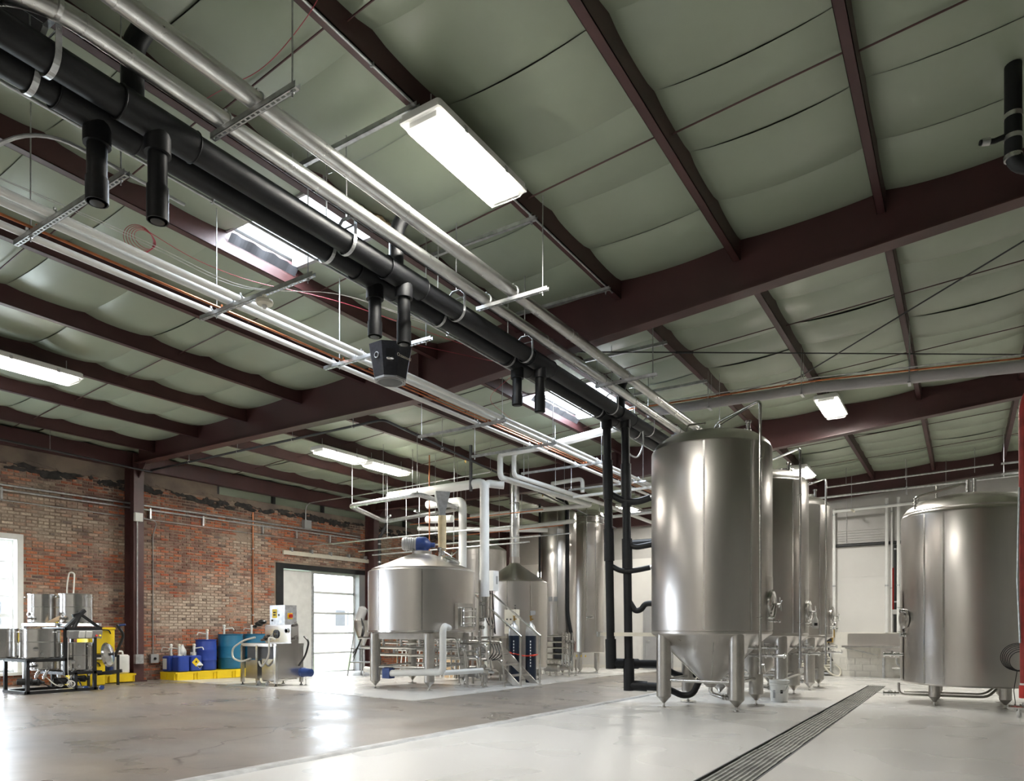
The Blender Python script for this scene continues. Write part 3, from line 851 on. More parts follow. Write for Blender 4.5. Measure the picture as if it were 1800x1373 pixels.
# ------------------------------------------------------------------ black insulated pipes with capped drops and risers
def black_pipe(x, z, lb, ys, rise_y, foot, stubs):
    t = thing('black_pipe', lb, 'pipe', (x, 6, z), 'black insulated overhead pipes')
    MB().tube([(x, 1.0, z), (x, 13.6, z)], .095, 18).build('sleeve', M['blk'], t)
    for y in ys + [rise_y]:
        tt = MB(); tt.lathe([(.108, -.26), (.108, .26)], (x, y, z), 18, (0, 1, 0)); tt.cyl((x, y, z), (x, y, z - .2), .085, n=16)
        te = tt.build('tee_cover', M['blk'], t)
        for s in (-.26, .26):
            MB().ring((x, y + s, z), .107, .006, (0, 1, 0), 20, 6).build('tee_lip', M['blk'], te)
    for k, y in enumerate(ys):
        zb_ = foot[k]
        d = MB(); d.cyl((x, y, z - .15), (x, y, zb_), .062, n=16).cyl((x, y, zb_ - .0), (x, y, z - .42), .07, n=16)
        dd = d.build('capped_drop', M['blk'], t)
        MB().lathe([(.03, -.006), (.045, -.004), (.045, .004)], (x, y, zb_ - .003), 14).build('drop_cap', M['blkp'], dd)
    for y in stubs:
        MB().tube(fil([(x, y, z), (x, y, z + .42), (x + .05, y + .05, z + .55)], .1), .07, 14).build('stub', M['blk'], t)
    for y in (2.05, 4.45, 6.05, 7.45, 10.0, 11.5):
        b = MB()                                    # clevis band
        for i in range(13):
            a0 = math.pi * (1 + i / 13.); a1 = math.pi * (1 + (i + 1) / 13.)
            pts = [(x + .112 * math.cos(a), yy, z + .112 * math.sin(a)) for a in (a0, a1) for yy in (y - .018, y + .018)]
            b.add(pts, [(0, 1, 3, 2)])
        for sx in (-.112, .112): b.bx(x + sx - .002, x + sx + .002, y - .018, y + .018, z, z + .15)
        for sx in (-1, 1): b.bar((x + sx * .112, y, z + .15), (x + sx * .05, y, z + .21), .03, .005)
        b.bx(x - .05, x + .05, y - .018, y + .018, z + .208, z + .213)
        b.cyl((x - .12, y, z + .125), (x + .12, y, z + .125), .006, n=6)
        h = b.build('clevis_band', M['galv'], t)
        MB().cyl((x, y, z + .21), (x, y, zr(x) - .02), .006, n=6).build('rod', M['galv'], h)
    return t
BA, BB, ZP = -4.85, -4.60, 4.60
bp1 = black_pipe(BA, ZP, 'thick black insulated overhead pipe on the white-pipe side, three short capped drops', [2.45, 5.07, 7.67], 10.36, [4.02, 4.04, 4.06], [])
bp2 = black_pipe(BB, ZP, 'thick black insulated overhead pipe on the silver-duct side, three short capped drops', [2.72, 5.21, 7.82], 10.52, [3.95, 3.96, 3.97], [2.55, 5.1, 10.35])
# risers down to the first fermenter
def riser(t, top, bot, hor, hose):
    MB().tube(fil([top, bot, hor], .1, 4), .068, 14).build('riser', M['blk'], t)
    v0, v1 = V(top), V(bot)
    for a, c in ((.17, .33), (.45, .58)):
        MB().tube([v0.lerp(v1, a), v0.lerp(v1, c)], .084, 14).build('riser_sleeve', M['blk'], t)
    MB().tube([v0.lerp(v1, .9), v1 + V((0, 0, -.085))], .088, 14).build('elbow_sleeve', M['blk'], t)
    MB().tube([v1.lerp(V(hor), 0), v1.lerp(V(hor), .6)], .084, 14).build('elbow_sleeve', M['blk'], t)
    MB().tube(fil(hose, .15, 6), .05, 12).build('flexible_end', M['blk'], t)
riser(bp1, (BA, 10.36, 4.55), (-4.80, 10.42, .62), (-4.25, 10.95, .6), [(-4.3, 10.9, .6), (-4.15, 11.05, .55), (-4.0, 11.2, .42), (-3.8, 11.3, .4), (-3.5, 11.25, .5)])
riser(bp2, (BB, 10.52, 4.55), (-4.55, 10.56, .27), (-4.1, 10.72, .25), [(-4.12, 10.7, .25), (-3.95, 10.75, .22), (-3.75, 10.8, .12), (-3.6, 10.85, .15), (-3.48, 10.88, .42)])
def branch(t, pts, r=.045):
    MB().tube(fil(pts, .12, 6), r, 12).build('branch_hose', M['blk'], t)
    p = V(pts[-1]); q = V(pts[-2]); d = (p - q).normalized()
    MB().tube([p - d * .03, p + d * .05], .03, 12).build('branch_fitting', M['steelb'], t)
branch(bp1, [(-4.82, 10.40, 3.35), (-4.6, 10.5, 3.22), (-4.4, 10.55, 3.2), (-4.2, 10.6, 3.26)], .055)
branch(bp1, [(-4.81, 10.41, 2.2), (-4.65, 10.45, 2.1), (-4.45, 10.5, 2.1), (-4.2, 10.58, 2.15)], .042)
branch(bp2, [(-4.58, 10.54, 2.55), (-4.45, 10.56, 2.48), (-4.3, 10.6, 2.5), (-4.18, 10.62, 2.52)], .046)
branch(bp2, [(-4.57, 10.55, 1.66), (-4.45, 10.58, 1.46), (-4.36, 10.6, 1.48), (-4.3, 10.62, 1.58), (-4.16, 10.64, 1.58)], .046)
hb = thing('black_header', 'horizontal black insulated pipe passing behind the two risers', 'pipe', (-4.9, 12.3, 2.85))
MB().tube([(-5.6, 12.9, 2.84), (-4.0, 12.9, 2.84)], .075, 14).build('sleeve', M['blk'], hb)
MB().ring((-4.45, 12.9, 2.84), .085, .008, (1, 0, 0), 20, 6).build('clamp', M['galv'], hb)
MB().cyl((-4.45, 12.9, 2.92), (-4.45, 12.9, 4.2), .006, n=6).build('rod', M['galv'], hb)
rb = thing('riser_bracket', 'pale strut bracket tying both black risers to the fermenter', 'bracket', (-4.4, 10.5, 1.08))
MB().bx(-5.0, -3.98, 10.40, 10.44, 1.06, 1.12).build('channel', M['cream'], rb, smooth=False)
MB().bx(-5.0, -4.98, 10.3, 10.5, 1.05, 1.13).build('end_plate', M['galv'], rb, smooth=False)
lp_ = thing('looped_conduit', 'grey flexible loop hanging from the black pipe beside the fermenter', 'conduit', (BB, 11.1, 4.3))
MB().tube(fil([(BB + .02, 11.2, 4.56), (BB + .02, 11.25, 4.3), (BB, 11.05, 4.02), (BB - .02, 10.75, 4.02), (BB - .02, 10.6, 4.12)], .2, 6), .014, 8).build('loop', M['galv'], lp_)

# ------------------------------------------------------------------ white pipes and copper line
def run(name, lb, x, y0, y1, z, r, m, grp, clamps=(), cat='pipe', n=12):
    t = thing(name, lb, cat, (x, (y0 + y1) / 2, z), grp)
    MB().tube([(x, y0, z), (x, y1, z)], r, n).build('run', m, t)
    for y in clamps: clampring(t, x, y, z, r, M['copper'] if 'opper' in name else M['galv'])
    return t
CL = (2.75, 4.45, 6.13, 9.18, 10.78, 12.53, 14.63)
run('white_pipe', 'first white pipe of the three, nearest the black pipes', -6.08, 1, 22.6, 4.47, .034, M['white'], 'white overhead pipes', CL)
run('white_pipe', 'second white pipe of the three, beside the copper line', -6.22, 1, 22.6, 4.47, .034, M['white'], 'white overhead pipes', CL)
run('white_pipe', 'third white pipe of the three, beyond the copper line', -6.56, 1, 22.6, 4.46, .03, M['white'], 'white overhead pipes', CL)
run('copper_line', 'thin copper line running between the white overhead pipes', -6.38, 1, 22.6, 4.45, .012, M['copper'], 'copper lines', CL, n=8)
run('copper_line', 'thin copper line beside the second white pipe, starting beyond the speaker', -6.32, 6.5, 22.6, 4.46, .010, M['copper'], 'copper lines', CL[3:], n=8)
run('steel_conduit', 'thin steel conduit along the far side of the black pipes', -4.99, 1, 13.0, 4.56, .013, M['galv'], 'overhead conduits', (3.4, 6.4), 'conduit', 8)
run('steel_conduit', 'thin steel conduit clipped along the purlin beyond the big lamp', -3.76, 1.5, 8.2, 5.44, .011, M['galv'], 'overhead conduits', (2.4, 3.9, 6.2), 'conduit', 8)

cc = thing('conduit_bend', 'grey conduit bending down at the left picture edge', 'conduit', (-5.2, 2.3, 4.5))
MB().tube(fil([(-5.05, 3.2, 4.45), (-5.05, 2.15, 4.45), (-5.5, 1.9, 4.15)], .3, 8), .013, 8).build('run', M['galv'], cc)

# ------------------------------------------------------------------ speaker, sensor, cables, heater grille
sp = thing('speaker', 'black octagonal hanging loudspeaker with a round grille underneath', 'speaker', (-5.5, 6.0, 4.0))
sc = V((-5.5, 6.0, 0)); A0 = math.radians(-47.5) + math.pi / 8
def octo(r, z, a=A0): return [(sc.x + r * math.cos(a + k * math.pi / 4), sc.y + r * math.sin(a + k * math.pi / 4), z) for k in range(8)]
b = MB(); b.add(octo(.255, 4.37) + octo(.185, 4.0), [list(range(8))] + [(k, 8 + k, 8 + (k + 1) % 8, (k + 1) % 8) for k in range(8)] + [list(range(15, 7, -1))])
M['spk'] = mat('black_speaker_paint', (.022, .022, .028), .38, 0, .2, 40, .3, 90)
b.build('cabinet', M['spk'], sp, smooth=False)
b = MB(); b.add(octo(.187, 4.012) + octo(.187, 3.99) + octo(.165, 3.99), [(k, 8 + k, 8 + (k + 1) % 8, (k + 1) % 8) for k in range(8)] + [(8 + k, 16 + k, 16 + (k + 1) % 8, 8 + (k + 1) % 8) for k in range(8)])
b.build('bottom_rim', M['grey'], sp, smooth=False)
MB().ring((-5.5, 6.0, 3.988), .145, .008).build('grille_ring', M['grey'], sp)
MB().lathe([(.0, -.004), (.08, -.002), (.142, .004), (.142, .012)], (-5.5, 6.0, 3.985), 24).build('grille', M['greyd'], sp)
def face(k, s, h, out=.0):     # a point on cabinet side k: s along -1..1, h 0..1 up
    t = [octo(.185, 4.0), octo(.255, 4.37)]
    a = V(t[0][k]).lerp(V(t[1][k]), h); c = V(t[0][(k + 1) % 8]).lerp(V(t[1][(k + 1) % 8]), h)
    p = a.lerp(c, (s + 1) / 2); nrm = (V((p.x, p.y, 0)) - V((sc.x, sc.y, 0))).normalized()
    return p + nrm * out
fk = 7     # the side turned to the viewer
b = MB(); q = [face(fk, -.55, .45, .002), face(fk, .55, .45, .002), face(fk, .55, .78, .002), face(fk, -.55, .78, .002)]
b.add(q, [(0, 1, 2, 3)]); hn = b.build('horn_mouth', M['blkp'], sp, smooth=False)
MB().sphere(face(fk, 0, .48, .01), .05, 14, .5).build('horn_lip', M['chrome'], hn)
MB().ring(face((fk - 1) % 8, 0, .63, .004), .03, .006, face((fk - 1) % 8, 0, .63, 1) - face((fk - 1) % 8, 0, .63)).build('port', M['grey'], sp)
MB().lathe([(0, 0), (.028, 0)], face((fk - 1) % 8, 0, .63, .006), 14, face((fk - 1) % 8, 0, .63, 1) - face((fk - 1) % 8, 0, .63)).build('port_hole', M['blkp'], sp)
tx = bpy.data.curves.new('lettering', 'FONT'); tx.body = 'Octasound'; tx.size = .05; tx.align_x = 'CENTER'; tx.extrude = .001
to = bpy.data.objects.new('lettering', tx); COL.objects.link(to); to.parent = sp
k2 = (fk + 1) % 8
px = (face(k2, .5, .62) - face(k2, -.5, .62)).normalized(); pu = (face(k2, 0, 1) - face(k2, 0, 0)).normalized(); pn = px.cross(pu).normalized()
mtx = Matrix((px, pu, pn)).transposed().to_4x4(); mtx.translation = face(k2, 0, .58) + pn * .003 - wl(sp)
bpy.context.view_layer.update()
tm = bpy.data.meshes.new_from_object(to); tm.materials.clear(); tm.materials.append(M['cream'])
bpy.data.objects.remove(to)
to = bpy.data.objects.new('lettering', tm); COL.objects.link(to); to.parent = sp; to.matrix_local = mtx; to['kind'] = 'stuff'
for s in (-1, 1):
    MB().cyl((-5.5 + s * .12, 6.02, 4.37), (-5.5 + s * .12, 6.1, 4.42), .004, n=6).build('hanging_eye', M['galv'], sp)
sn = thing('ceiling_sensor', 'round white occupancy sensor hung under the strut beside the roof light', 'sensor', (-5.62, 4.38, 4.3))
MB().lathe([(.02, .12), (.02, .07), (.075, .07), (.082, .05), (.075, .03), (.03, .022)], (-5.62, 4.38, 4.25), 24).build('housing', M['cream'], sn)
MB().sphere((-5.62, 4.38, 4.262), .026, 12).build('lens', M['whitep'], sn)
cw = thing('wire_coil', 'coil of thin red wire hanging from a purlin', 'cable', (-6.82, 3.9, 4.95))
for k in range(5):
    c_ = V((-6.86 + k * .012, 3.86 + k * .01, 5.03)); 
    MB().ring(c_, .13 - k * .008, .0028, (1, -.55 + .08 * k, .1 * k - .2), 28, 5).build('loop', M['wire'], cw)
MB().tube(fil([(-6.86, 3.9, 5.16), (-6.7, 4.3, 5.0), (-6.2, 4.6, 4.75), (-5.8, 5.4, 4.78), (-5.6, 7.5, 4.95)], .4), .0035, 5).build('lead', M['wire'], cw)
wr2 = thing('wire_run', 'pair of loose white wires sagging from the coil to the sensor', 'cable', (-6, 5, 4.8))
for d in (0, .03):
    MB().tube(fil([(-6.9, 2.2, 5.0), (-6.86, 3.9, 5.05 - d), (-6.3, 4.5, 4.7 - d), (-5.62, 4.5, 4.45), (-5.5, 5.2, 4.7), (-5.2, 6.6, 4.72 + d)], .4), .003, 5).build('strand', M['wirew'], wr2)
wr3 = thing('wire_run', 'single red wire draped from a purlin above the silver ducts', 'cable', (-4, 3, 5.2))
MB().tube(fil([(-3.66, 3.3, 5.46), (-3.77, 3.32, 5.42), (-3.95, 3.34, 5.37), (-4.16, 3.35, 5.31), (-4.4, 3.36, 5.29), (-4.7, 3.34, 5.31), (-5.2, 3.36, 5.36)], .2), .003, 5).build('strand', M['wire'], wr3)
wr4 = thing('wire_run', 'red speaker wires looped down the first red beam', 'cable', (-5.3, 8.3, 4.7))
for d in (0, .08):
    MB().tube(fil([(-5.3, 6.1, 4.42), (-5.05, 7.6, 4.62), (-5.1, 8.32, 4.9 - d), (-5.3, 8.32, 4.75), (-6.0, 8.6, 4.6), (-6.1, 9.6, 4.5)], .3), .003, 5).build('strand', M['wire'], wr4)
uh = thing('unit_heater', 'dark louvred grille cut by the upper left corner', 'heater', (-4.9, 1.6, 5.0))
for k in range(6):
    x = -5.35 + k * .13
    MB().box((x, 1.95 - k * .015, 5.02), (.02, .55, .09), Matrix.Rotation(.5, 3, 'Y')).build('louvre', M['greyd'], uh, smooth=False)
MB().bx(-5.5, -4.5, 1.45, 1.68, 4.9, 5.3).build('casing', M['greyd'], uh, smooth=False)

# ------------------------------------------------------------------ grey pipe in front of the second frame, black vent pipe at right
gp = thing('grey_pipe', 'long grey jacketed pipe with a thin rusty line on top, before the second beam', 'pipe', (-2, 12.2, 5))
MB().tube([(-4.9, 12.2, 5.13), (-2, 12.2, 5.06), (3.5, 12.2, 4.66)], .085, 18).build('jacket', mat('grey_pvc_jacket', (.42, .40, .40), .45, 0, .06, 3), gp)
MB().tube([(-6.0, 12.28, 5.30), (-2, 12.28, 5.20), (3.5, 12.28, 4.80)], .014, 8).build('rusty_line', M['copper'], gp)
MB().tube([(-6.0, 12.1, 5.27), (-2, 12.1, 5.19), (3.5, 12.1, 4.79)], .010, 8).build('steel_line', M['galv'], gp)
for x in (-3.75, -2.23, -.71, .81):
    zz = 5.06 + (.0233 if x < -2 else -.0727) * (x + 2) * (-1 if x < -2 else 1)
    hg = MB().bx(x - .02, x + .02, 12.1, 12.3, zz - .1, zz - .085).build('trapeze', M['galv'], gp, smooth=False)
    for yy in (12.11, 12.29): MB().cyl((x, yy, zz - .1), (x, yy, zr(x) - .03), .006, n=6).build('rod', M['galv'], hg)
wp = thing('white_header', 'large white jacketed pipe crossing behind the black risers', 'pipe', (-6, 12.2, 4.9))
MB().tube([(-7.2, 12.4, 4.86), (-5.2, 12.25, 5.0)], .075, 16).build('jacket', M['white'], wp)
for x in (-6.9, -5.9):
    MB().cyl((x, 12.33, 4.98), (x, 12.33, zr(x) - .02), .006, n=6).build('rod', M['galv'], wp)
vp = thing('vent_pipe', 'black insulated roof pipe with foil tape bands at the upper right edge', 'pipe', (.33, 7.1, 4.9))
MB().tube(fil([(.33, 7.1, 5.82), (.33, 7.1, 4.98), (.75, 7.2, 4.93)], .13, 6), .062, 16).build('sleeve', M['blk'], vp)
for z in (5.4, 5.22, 5.06):
    MB().lathe([(.066, -.018), (.067, .018)], (.33, 7.1, z), 16).build('foil_band', M['alum'], vp)
MB().tube([(.33, 7.1, 5.26), (.2, 7.06, 5.22), (.1, 7.02, 5.22)], .022, 10).build('side_branch', M['blk'], vp)
MB().lathe([(.03, -.03), (.03, .03)], (.14, 7.035, 5.22), 12, (1, .4, 0)).build('branch_band', M['alum'], vp)

# ------------------------------------------------------------------ sprinkler pipe and wall conduits
sk = thing('sprinkler_pipe', 'black sprinkler pipe following the first beam and turning down the bay', 'pipe', (-10, 8.7, 4.6))
MB().tube(fil([(-15.0, 8.72, 4.64), (-8.15, 8.72, 4.66), (-9.85, 21.8, 4.52)], .12, 4), .021, 10).build('run', M['blkpipe'], sk)
for x in (-13.6, -12.0, -10.4, -8.85):
    MB().cyl((x, 8.72, 4.68), (x, 8.72, zr(x) - .02), .005, n=6).build('rod', M['galv'], sk); MB().ring((x, 8.72, 4.65), .028, .005, (1, 0, 0), 14, 5).build('ring', M['galv'], sk)
for y in (10.6, 12.6, 14.6, 17, 20):
    x = -8.15 - (y - 8.72) * .13
    MB().cyl((x, y, 4.6), (x, y, zr(x) - .02), .005, n=6).build('rod', M['galv'], sk); MB().ring((x, y, 4.6), .028, .005, (0, 1, 0), 14, 5).build('ring', M['galv'], sk)
for y in (11.5, 15.5):
    x = -8.15 - (y - 8.72) * .13
    MB().lathe([(.02, 0), (.012, -.03), (.02, -.05)], (x, y, 4.58), 8).build('sprinkler_head', M['brass'], sk)
sk2 = thing('sprinkler_pipe', 'black sprinkler pipe along the top of the brick wall', 'pipe', (-14.7, 6, 4.58))
MB().tube([(-14.7, 3.5, 4.66), (-14.75, 8.6, 4.55)], .021, 10).build('run', M['blkpipe'], sk2)
for y in (5.5, 6.56): MB().cyl((-14.7, y, 4.6), (-14.7, y, 5.0), .005, n=6).build('rod', M['galv'], sk2)
def wallrun(lb, y0, y1, z0, z1, r, x=XW + .06, brackets=()):
    t = thing('wall_conduit', lb, 'conduit', (x, (y0 + y1) / 2, z0), 'conduits on the brick wall')
    MB().tube([(x, y0, z0), (x, y1, z1)], r, 10).build('run', M['galv'], t)
    for y in brackets:
        MB().bx(XW + .0, x + .02, y - .02, y + .02, z0 - .17, z0 + .06).build('bracket', M['galv'], t, smooth=False)
wallrun('upper of the twin steel conduits along the brick wall', 4.0, 15.4, 3.90, 3.93, .022)
wallrun('lower of the twin steel conduits along the brick wall', 4.0, 15.4, 3.80, 3.85, .022, brackets=(6.0, 8.9, 10.2, 11.9, 13.0, 14.2))
wallrun('thin steel conduit below the twin pair on the brick wall', 4.0, 15.5, 3.62, 3.60, .011, XW + .03)
jb = thing('junction_box', 'grey junction box with a bent conduit above the sliding door', 'junction box', (XW + .06, 13.34, 3.9))
MB().bx(XW + .01, XW + .14, 13.22, 13.46, 3.92, 4.16).build('box', M['grey'], jb, smooth=False)
MB().tube(fil([(XW + .08, 13.3, 4.15), (XW + .08, 13.3, 4.62), (-13.0, 13.34, 4.66), (-9.2, 13.4, 4.78)], .3, 6), .014, 8).build('conduit', M['galv'], jb)
rp = thing('rusty_pipe', 'slim rusty vertical pipe on the brick wall beside the doorway', 'pipe', (XW + .06, 11.61, 0))
MB().tube([(XW + .05, 11.61, zf(11.6)), (XW + .05, 11.61, 4.15)], .016, 8).build('run', M['copper'], rp)
for z in (1.5, 3.2): MB().bx(XW, XW + .07, 11.58, 11.64, z, z + .03).build('strap', M['galv'], rp, smooth=False)
co = thing('column_conduit', 'steel conduit with white box running down the first red column', 'conduit', (-14.97, 8.42, .5))
MB().tube([(-14.97, 8.40, 3.5), (-14.97, 8.40, .62)], .013, 8).build('run', M['galv'], co)
MB().bx(-14.99, -14.91, 8.33, 8.49, 3.48, 3.66).build('box', M['whitep'], co, smooth=False)
MB().bx(-14.99, -14.90, 8.33, 8.50, .42, .62).build('socket_box', M['galv'], co, smooth=False)
c3 = thing('wall_outlet', 'outlet box fed by a slim conduit on bricks right of the red column', 'outlet', (XW + .05, 9.0, .45))
MB().tube(fil([(-15.0, 8.5, 3.58), (-15.2, 8.98, 3.56), (XW + .03, 8.98, 3.3), (XW + .03, 8.98, .6)], .12, 5), .011, 8).build('conduit', M['galv'], c3)
MB().bx(XW + .0, XW + .09, 8.9, 9.08, .4, .6).build('box', M['grey'], c3, smooth=False)
MB().lathe([(.03, 0), (.03, .02)], (XW + .09, 8.99, .5), 14, (1, 0, 0)).build('socket', M['blkp'], c3)
# ------------------------------------------------------------------ tank helpers
def valve(parent, p, d, r=.025, ln=.22, hd=(0, 0, 1), nm='valve'):
    p = V(p); d = V(d).normalized(); hd = V(hd)
    b = MB(); b.tube([p, p + d * ln], r, 12)
    for s in (.25, .45, .65, .95): b.tube([p + d * (ln * s - .009), p + d * (ln * s + .009)], r * 1.7, 12)
    b.tube([p + d * ln * .55 - hd * .0, p + d * ln * .55 + hd * r * 2.4], r * .55, 8)
    v = b.build(nm, M['chrome'], parent)
    MB().bar(p + d * ln * .55 + hd * r * 2.4, p + d * (ln * .55 + .1) + hd * r * 2.9, .014, .007).build('lever', M['chrome'], v, smooth=False)
    return v

def foot(parent, x, y, z0, ztop, r, floor_z=0., pad=.13):
    b = MB(); b.lathe([(.02, z0 + .075), (.03, z0 + .09), (r, z0 + .09 + r * .8), (r, ztop)], (x, y, 0), 18)
    l = b.build('leg', M['steeld'], parent)
    b = MB(); b.lathe([(pad, z0), (pad, z0 + .01), (.03, z0 + .016), (.03, z0 + .022), (.016, z0 + .03), (.016, z0 + .085)], (x, y, 0), 16)
    b.build('levelling_foot', M['steelb'], l)
    return l

def arc_panel(parent, R, a0, a1, z0, z1, nm, m, n=10):
    b = MB(); vs = []
    for i in range(n + 1):
        a = math.radians(a0 + (a1 - a0) * i / n)
        for z in (z0, z1): vs.append((R * math.cos(a), R * math.sin(a), z))
    b.add(vs, [(2 * i, 2 * i + 2, 2 * i + 3, 2 * i + 1) for i in range(n)])
    return b.build(nm, m, parent)

# ------------------------------------------------------------------ conical fermenters
def make_fermenter():
    t = thing('fermenter', 'x', 'tank', (0, 0, 0), 'conical fermenters')
    R = .89
    MB().lathe([(R - .02, 1.10), (R, 1.12), (R, 1.15), (R - .006, 1.158), (R - .006, 1.166), (R, 1.172), (R, 3.86), (R - .006, 3.885), (R - .02, 3.90), (R - .03, 3.93), (R - .075, 3.99), (.70, 4.07), (.48, 4.13), (.25, 4.165), (0, 4.18)], (0, 0, 0), 72).build('shell', M['steel'], t, ang=25)
    MB().lathe([(.06, .30), (.10, .34), (.16, .42), (.72, .985), (.80, 1.055), (R - .02, 1.105)], (0, 0, 0), 56).build('cone', M['steel'], t, ang=50)
    for a in (-79, -35, 170):
        arc_panel(t, R + .002, a - .9, a + .9, 1.17, 3.86, 'weld_seam', M['steelb'], 2)
    for a in (20, -70, -150, 110):
        r = math.radians(a); MB().tube([(.17 * math.cos(r), .17 * math.sin(r), .415), (.74 * math.cos(r), .74 * math.sin(r), .99)], .007, 6).build('cone_seam', M['steelb'], t)
    for x, y in ((.54, -.56), (-.54, -.56), (.54, .56), (-.54, .56)):
        foot(t, x, y, 0, 1.115, .108)
    for p, q in (((.54, -.56), (-.54, -.56)), ((.54, .56), (-.54, .56)), ((.54, -.56), (.54, .56)), ((-.54, -.56), (-.54, .56))):
        MB().cyl((*p, .42), (*q, .42), .024, n=12).build('leg_brace', M['steelb'], t)
    arc_panel(t, R + .004, -13, 13, 1.175, 1.95, 'manway_pad', M['steeld'])
    b = MB(); b.lathe([(.20, -.03), (.215, .0), (.215, .035), (.19, .05), (.17, .03), (.12, .05), (0, .065)], (R - .01, 0, 1.55), 32, (1, 0, 0))
    dr = b.build('manway_door', M['steelb'], t)
    b = MB(); b.tube([(R + .13, 0, 1.55), (R + .03, 0, 1.55)], .014, 10)
    for k in range(4):
        a = k * R90 + .5; b.tube([(R + .13, 0, 1.55), (R + .13, .11 * math.cos(a), 1.55 + .11 * math.sin(a))], .008, 8)
    b.build('hand_wheel', M['chrome'], dr)
    MB().tube(fil([(R + .0, -.24, 1.35), (R + .09, -.24, 1.35), (R + .07, -.1, 1.4), (R + .07, 0, 1.55)], .05), .016, 8).build('hinge_arm', M['chrome'], dr)
    for s in (-.16, .16):
        b = MB(); b.cyl((R, s, 1.30), (R + .07, s, 1.30), .014); b.sphere((R + .08, s, 1.30), .024)
        b.build('sample_valve', M['chrome'], t)
    MB().tube(fil([(.84, -.45, .62), (.84, -.45, 4.42), (.15, -.12, 4.30), (.05, -.05, 4.17)], .07, 5), .021, 12).build('spray_pipe', M['steelb'], t)
    for z in (3.6, 1.35):
        b = MB(); b.ring((.84, -.45, z), .026, .007, (0, 0, 1), 14, 6); b.cyl((.84, -.45, z), (.74, -.38, z), .007, n=6)
        b.build('pipe_clip', M['steelb'], t)
    valve(t, (.84, -.45, .85), (0, 0, -1), .024, .3, (1, 0, 0))
    valve(t, (.58, .0, .80), (1, 0, .0), .026, .52)
    valve(t, (.62, -.2, .92), (1, -.1, .0), .022, .42)
    b = MB(); b.tube(fil([(0, 0, .34), (0, 0, .2), (.22, -.1, .16)], .08, 6), .03, 12); b.build('outlet_elbow', M['steelb'], t)
    valve(t, (.17, -.08, .165), (1, -.45, 0), .028, .26)
    b = MB(); b.lathe([(.03, .2), (.03, .3), (.12, .38), (.12, .42), (0, .43)], (.18, .34, -.02), 16); b.build('racking_cup', M['steelb'], t)
    b = MB(); b.lathe([(.10, 0), (.10, .12), (.115, .12), (.115, .15), (.06, .16), (0, .165)], (.42, .28, 4.08), 20); b.build('top_manway', M['steelb'], t)
    b = MB(); b.lathe([(.03, 0), (.03, .22), (.045, .22), (.045, .25), (0, .26)], (.55, .05, 4.05), 14); b.build('relief_valve', M['chrome'], t)
    for x, y in ((-.25, -.35), (-.05, .3)):
        MB().tube(fil([(x, y, 4.12), (x, y, 4.26), (x + .25, y + .1, 4.28)], .05), .016, 8).build('top_fitting', M['steelb'], t)
    return t
FX = -3.28
f0 = make_fermenter()
f0.location = (FX, 10.73, zf(10.73) + .004); f0['label'] = 'front conical fermenter joined by the black risers, largest steel tank in view'
dup(f0, (FX, 13.6, zf(13.6) + .004), 'middle conical fermenter behind the white bucket with a spray bottle at its door')
dup(f0, (FX, 16.3, zf(16.3) + .004), 'rear conical fermenter, last of the three beside the white hose rack')
# bucket, hose and spray bottle
bk_ = thing('bucket', 'white plastic bucket with a small black printed mark under the middle fermenter', 'bucket', (-2.62, 12.35, zf(12.35) + .004))
x, y, z = bk_.location
MB().lathe([(.125, 0), (.135, .005), (.148, .28), (.158, .285), (.158, .30), (.152, .302), (.152, .325), (.16, .327), (.16, .365), (.15, .367), (.147, .36), (.13, .02), (0, .02)], (x, y, z), 32).build('pail', M['whitep'], bk_)
MB().tube([(x - .16, y, z + .33), (x - .12, y - .12, z + .2), (x, y - .168, z + .16), (x + .12, y - .12, z + .2), (x + .16, y, z + .33)], .004, 6).build('bail', M['galv'], bk_)
def patch(parent, c, R, a0, a1, z0, z1, nm, m):
    b = MB(); vs = []
    for i in range(7):
        a = math.radians(a0 + (a1 - a0) * i / 6)
        for q in (z0, z1): vs.append((c[0] + R * math.cos(a), c[1] + R * math.sin(a), c[2] + q))
    b.add(vs, [(2 * i, 2 * i + 2, 2 * i + 3, 2 * i + 1) for i in range(6)]); return b.build(nm, m, parent)
patch(bk_, (x, y, z), .1455, -72, -56, .15, .205, 'printed_mark', M['ink'])
patch(bk_, (x, y, z), .1455, -120, -104, .07, .2, 'printed_lines', M['grey'])
hs = thing('drain_hose', 'clear hose running from the middle fermenter valve into the bucket', 'hose', (-2.6, 12.6, .5))
MB().tube(fil([(-2.44, 13.12, .38), (-2.5, 12.8, .36), (-2.6, 12.5, .3), (-2.63, 12.36, .02)], .1), .018, 8).build('tubing', M['hose'], hs)
sb = thing('spray_bottle', 'white spray bottle hung on the middle fermenter door', 'bottle', (-2.25, 13.5, 1.14))
MB().lathe([(.05, 0), (.055, .02), (.055, .14), (.025, .2), (.018, .22), (.018, .25)], (-2.25, 13.5, 1.18), 18).build('body', M['whitep'], sb)
MB().box((-2.25, 13.48, 1.45), (.03, .09, .04)).build('trigger_head', M['whitep'], sb)
patch(sb, (-2.25, 13.5, 1.18), .0562, -100, -40, .05, .10, 'label_text', M['ink'])

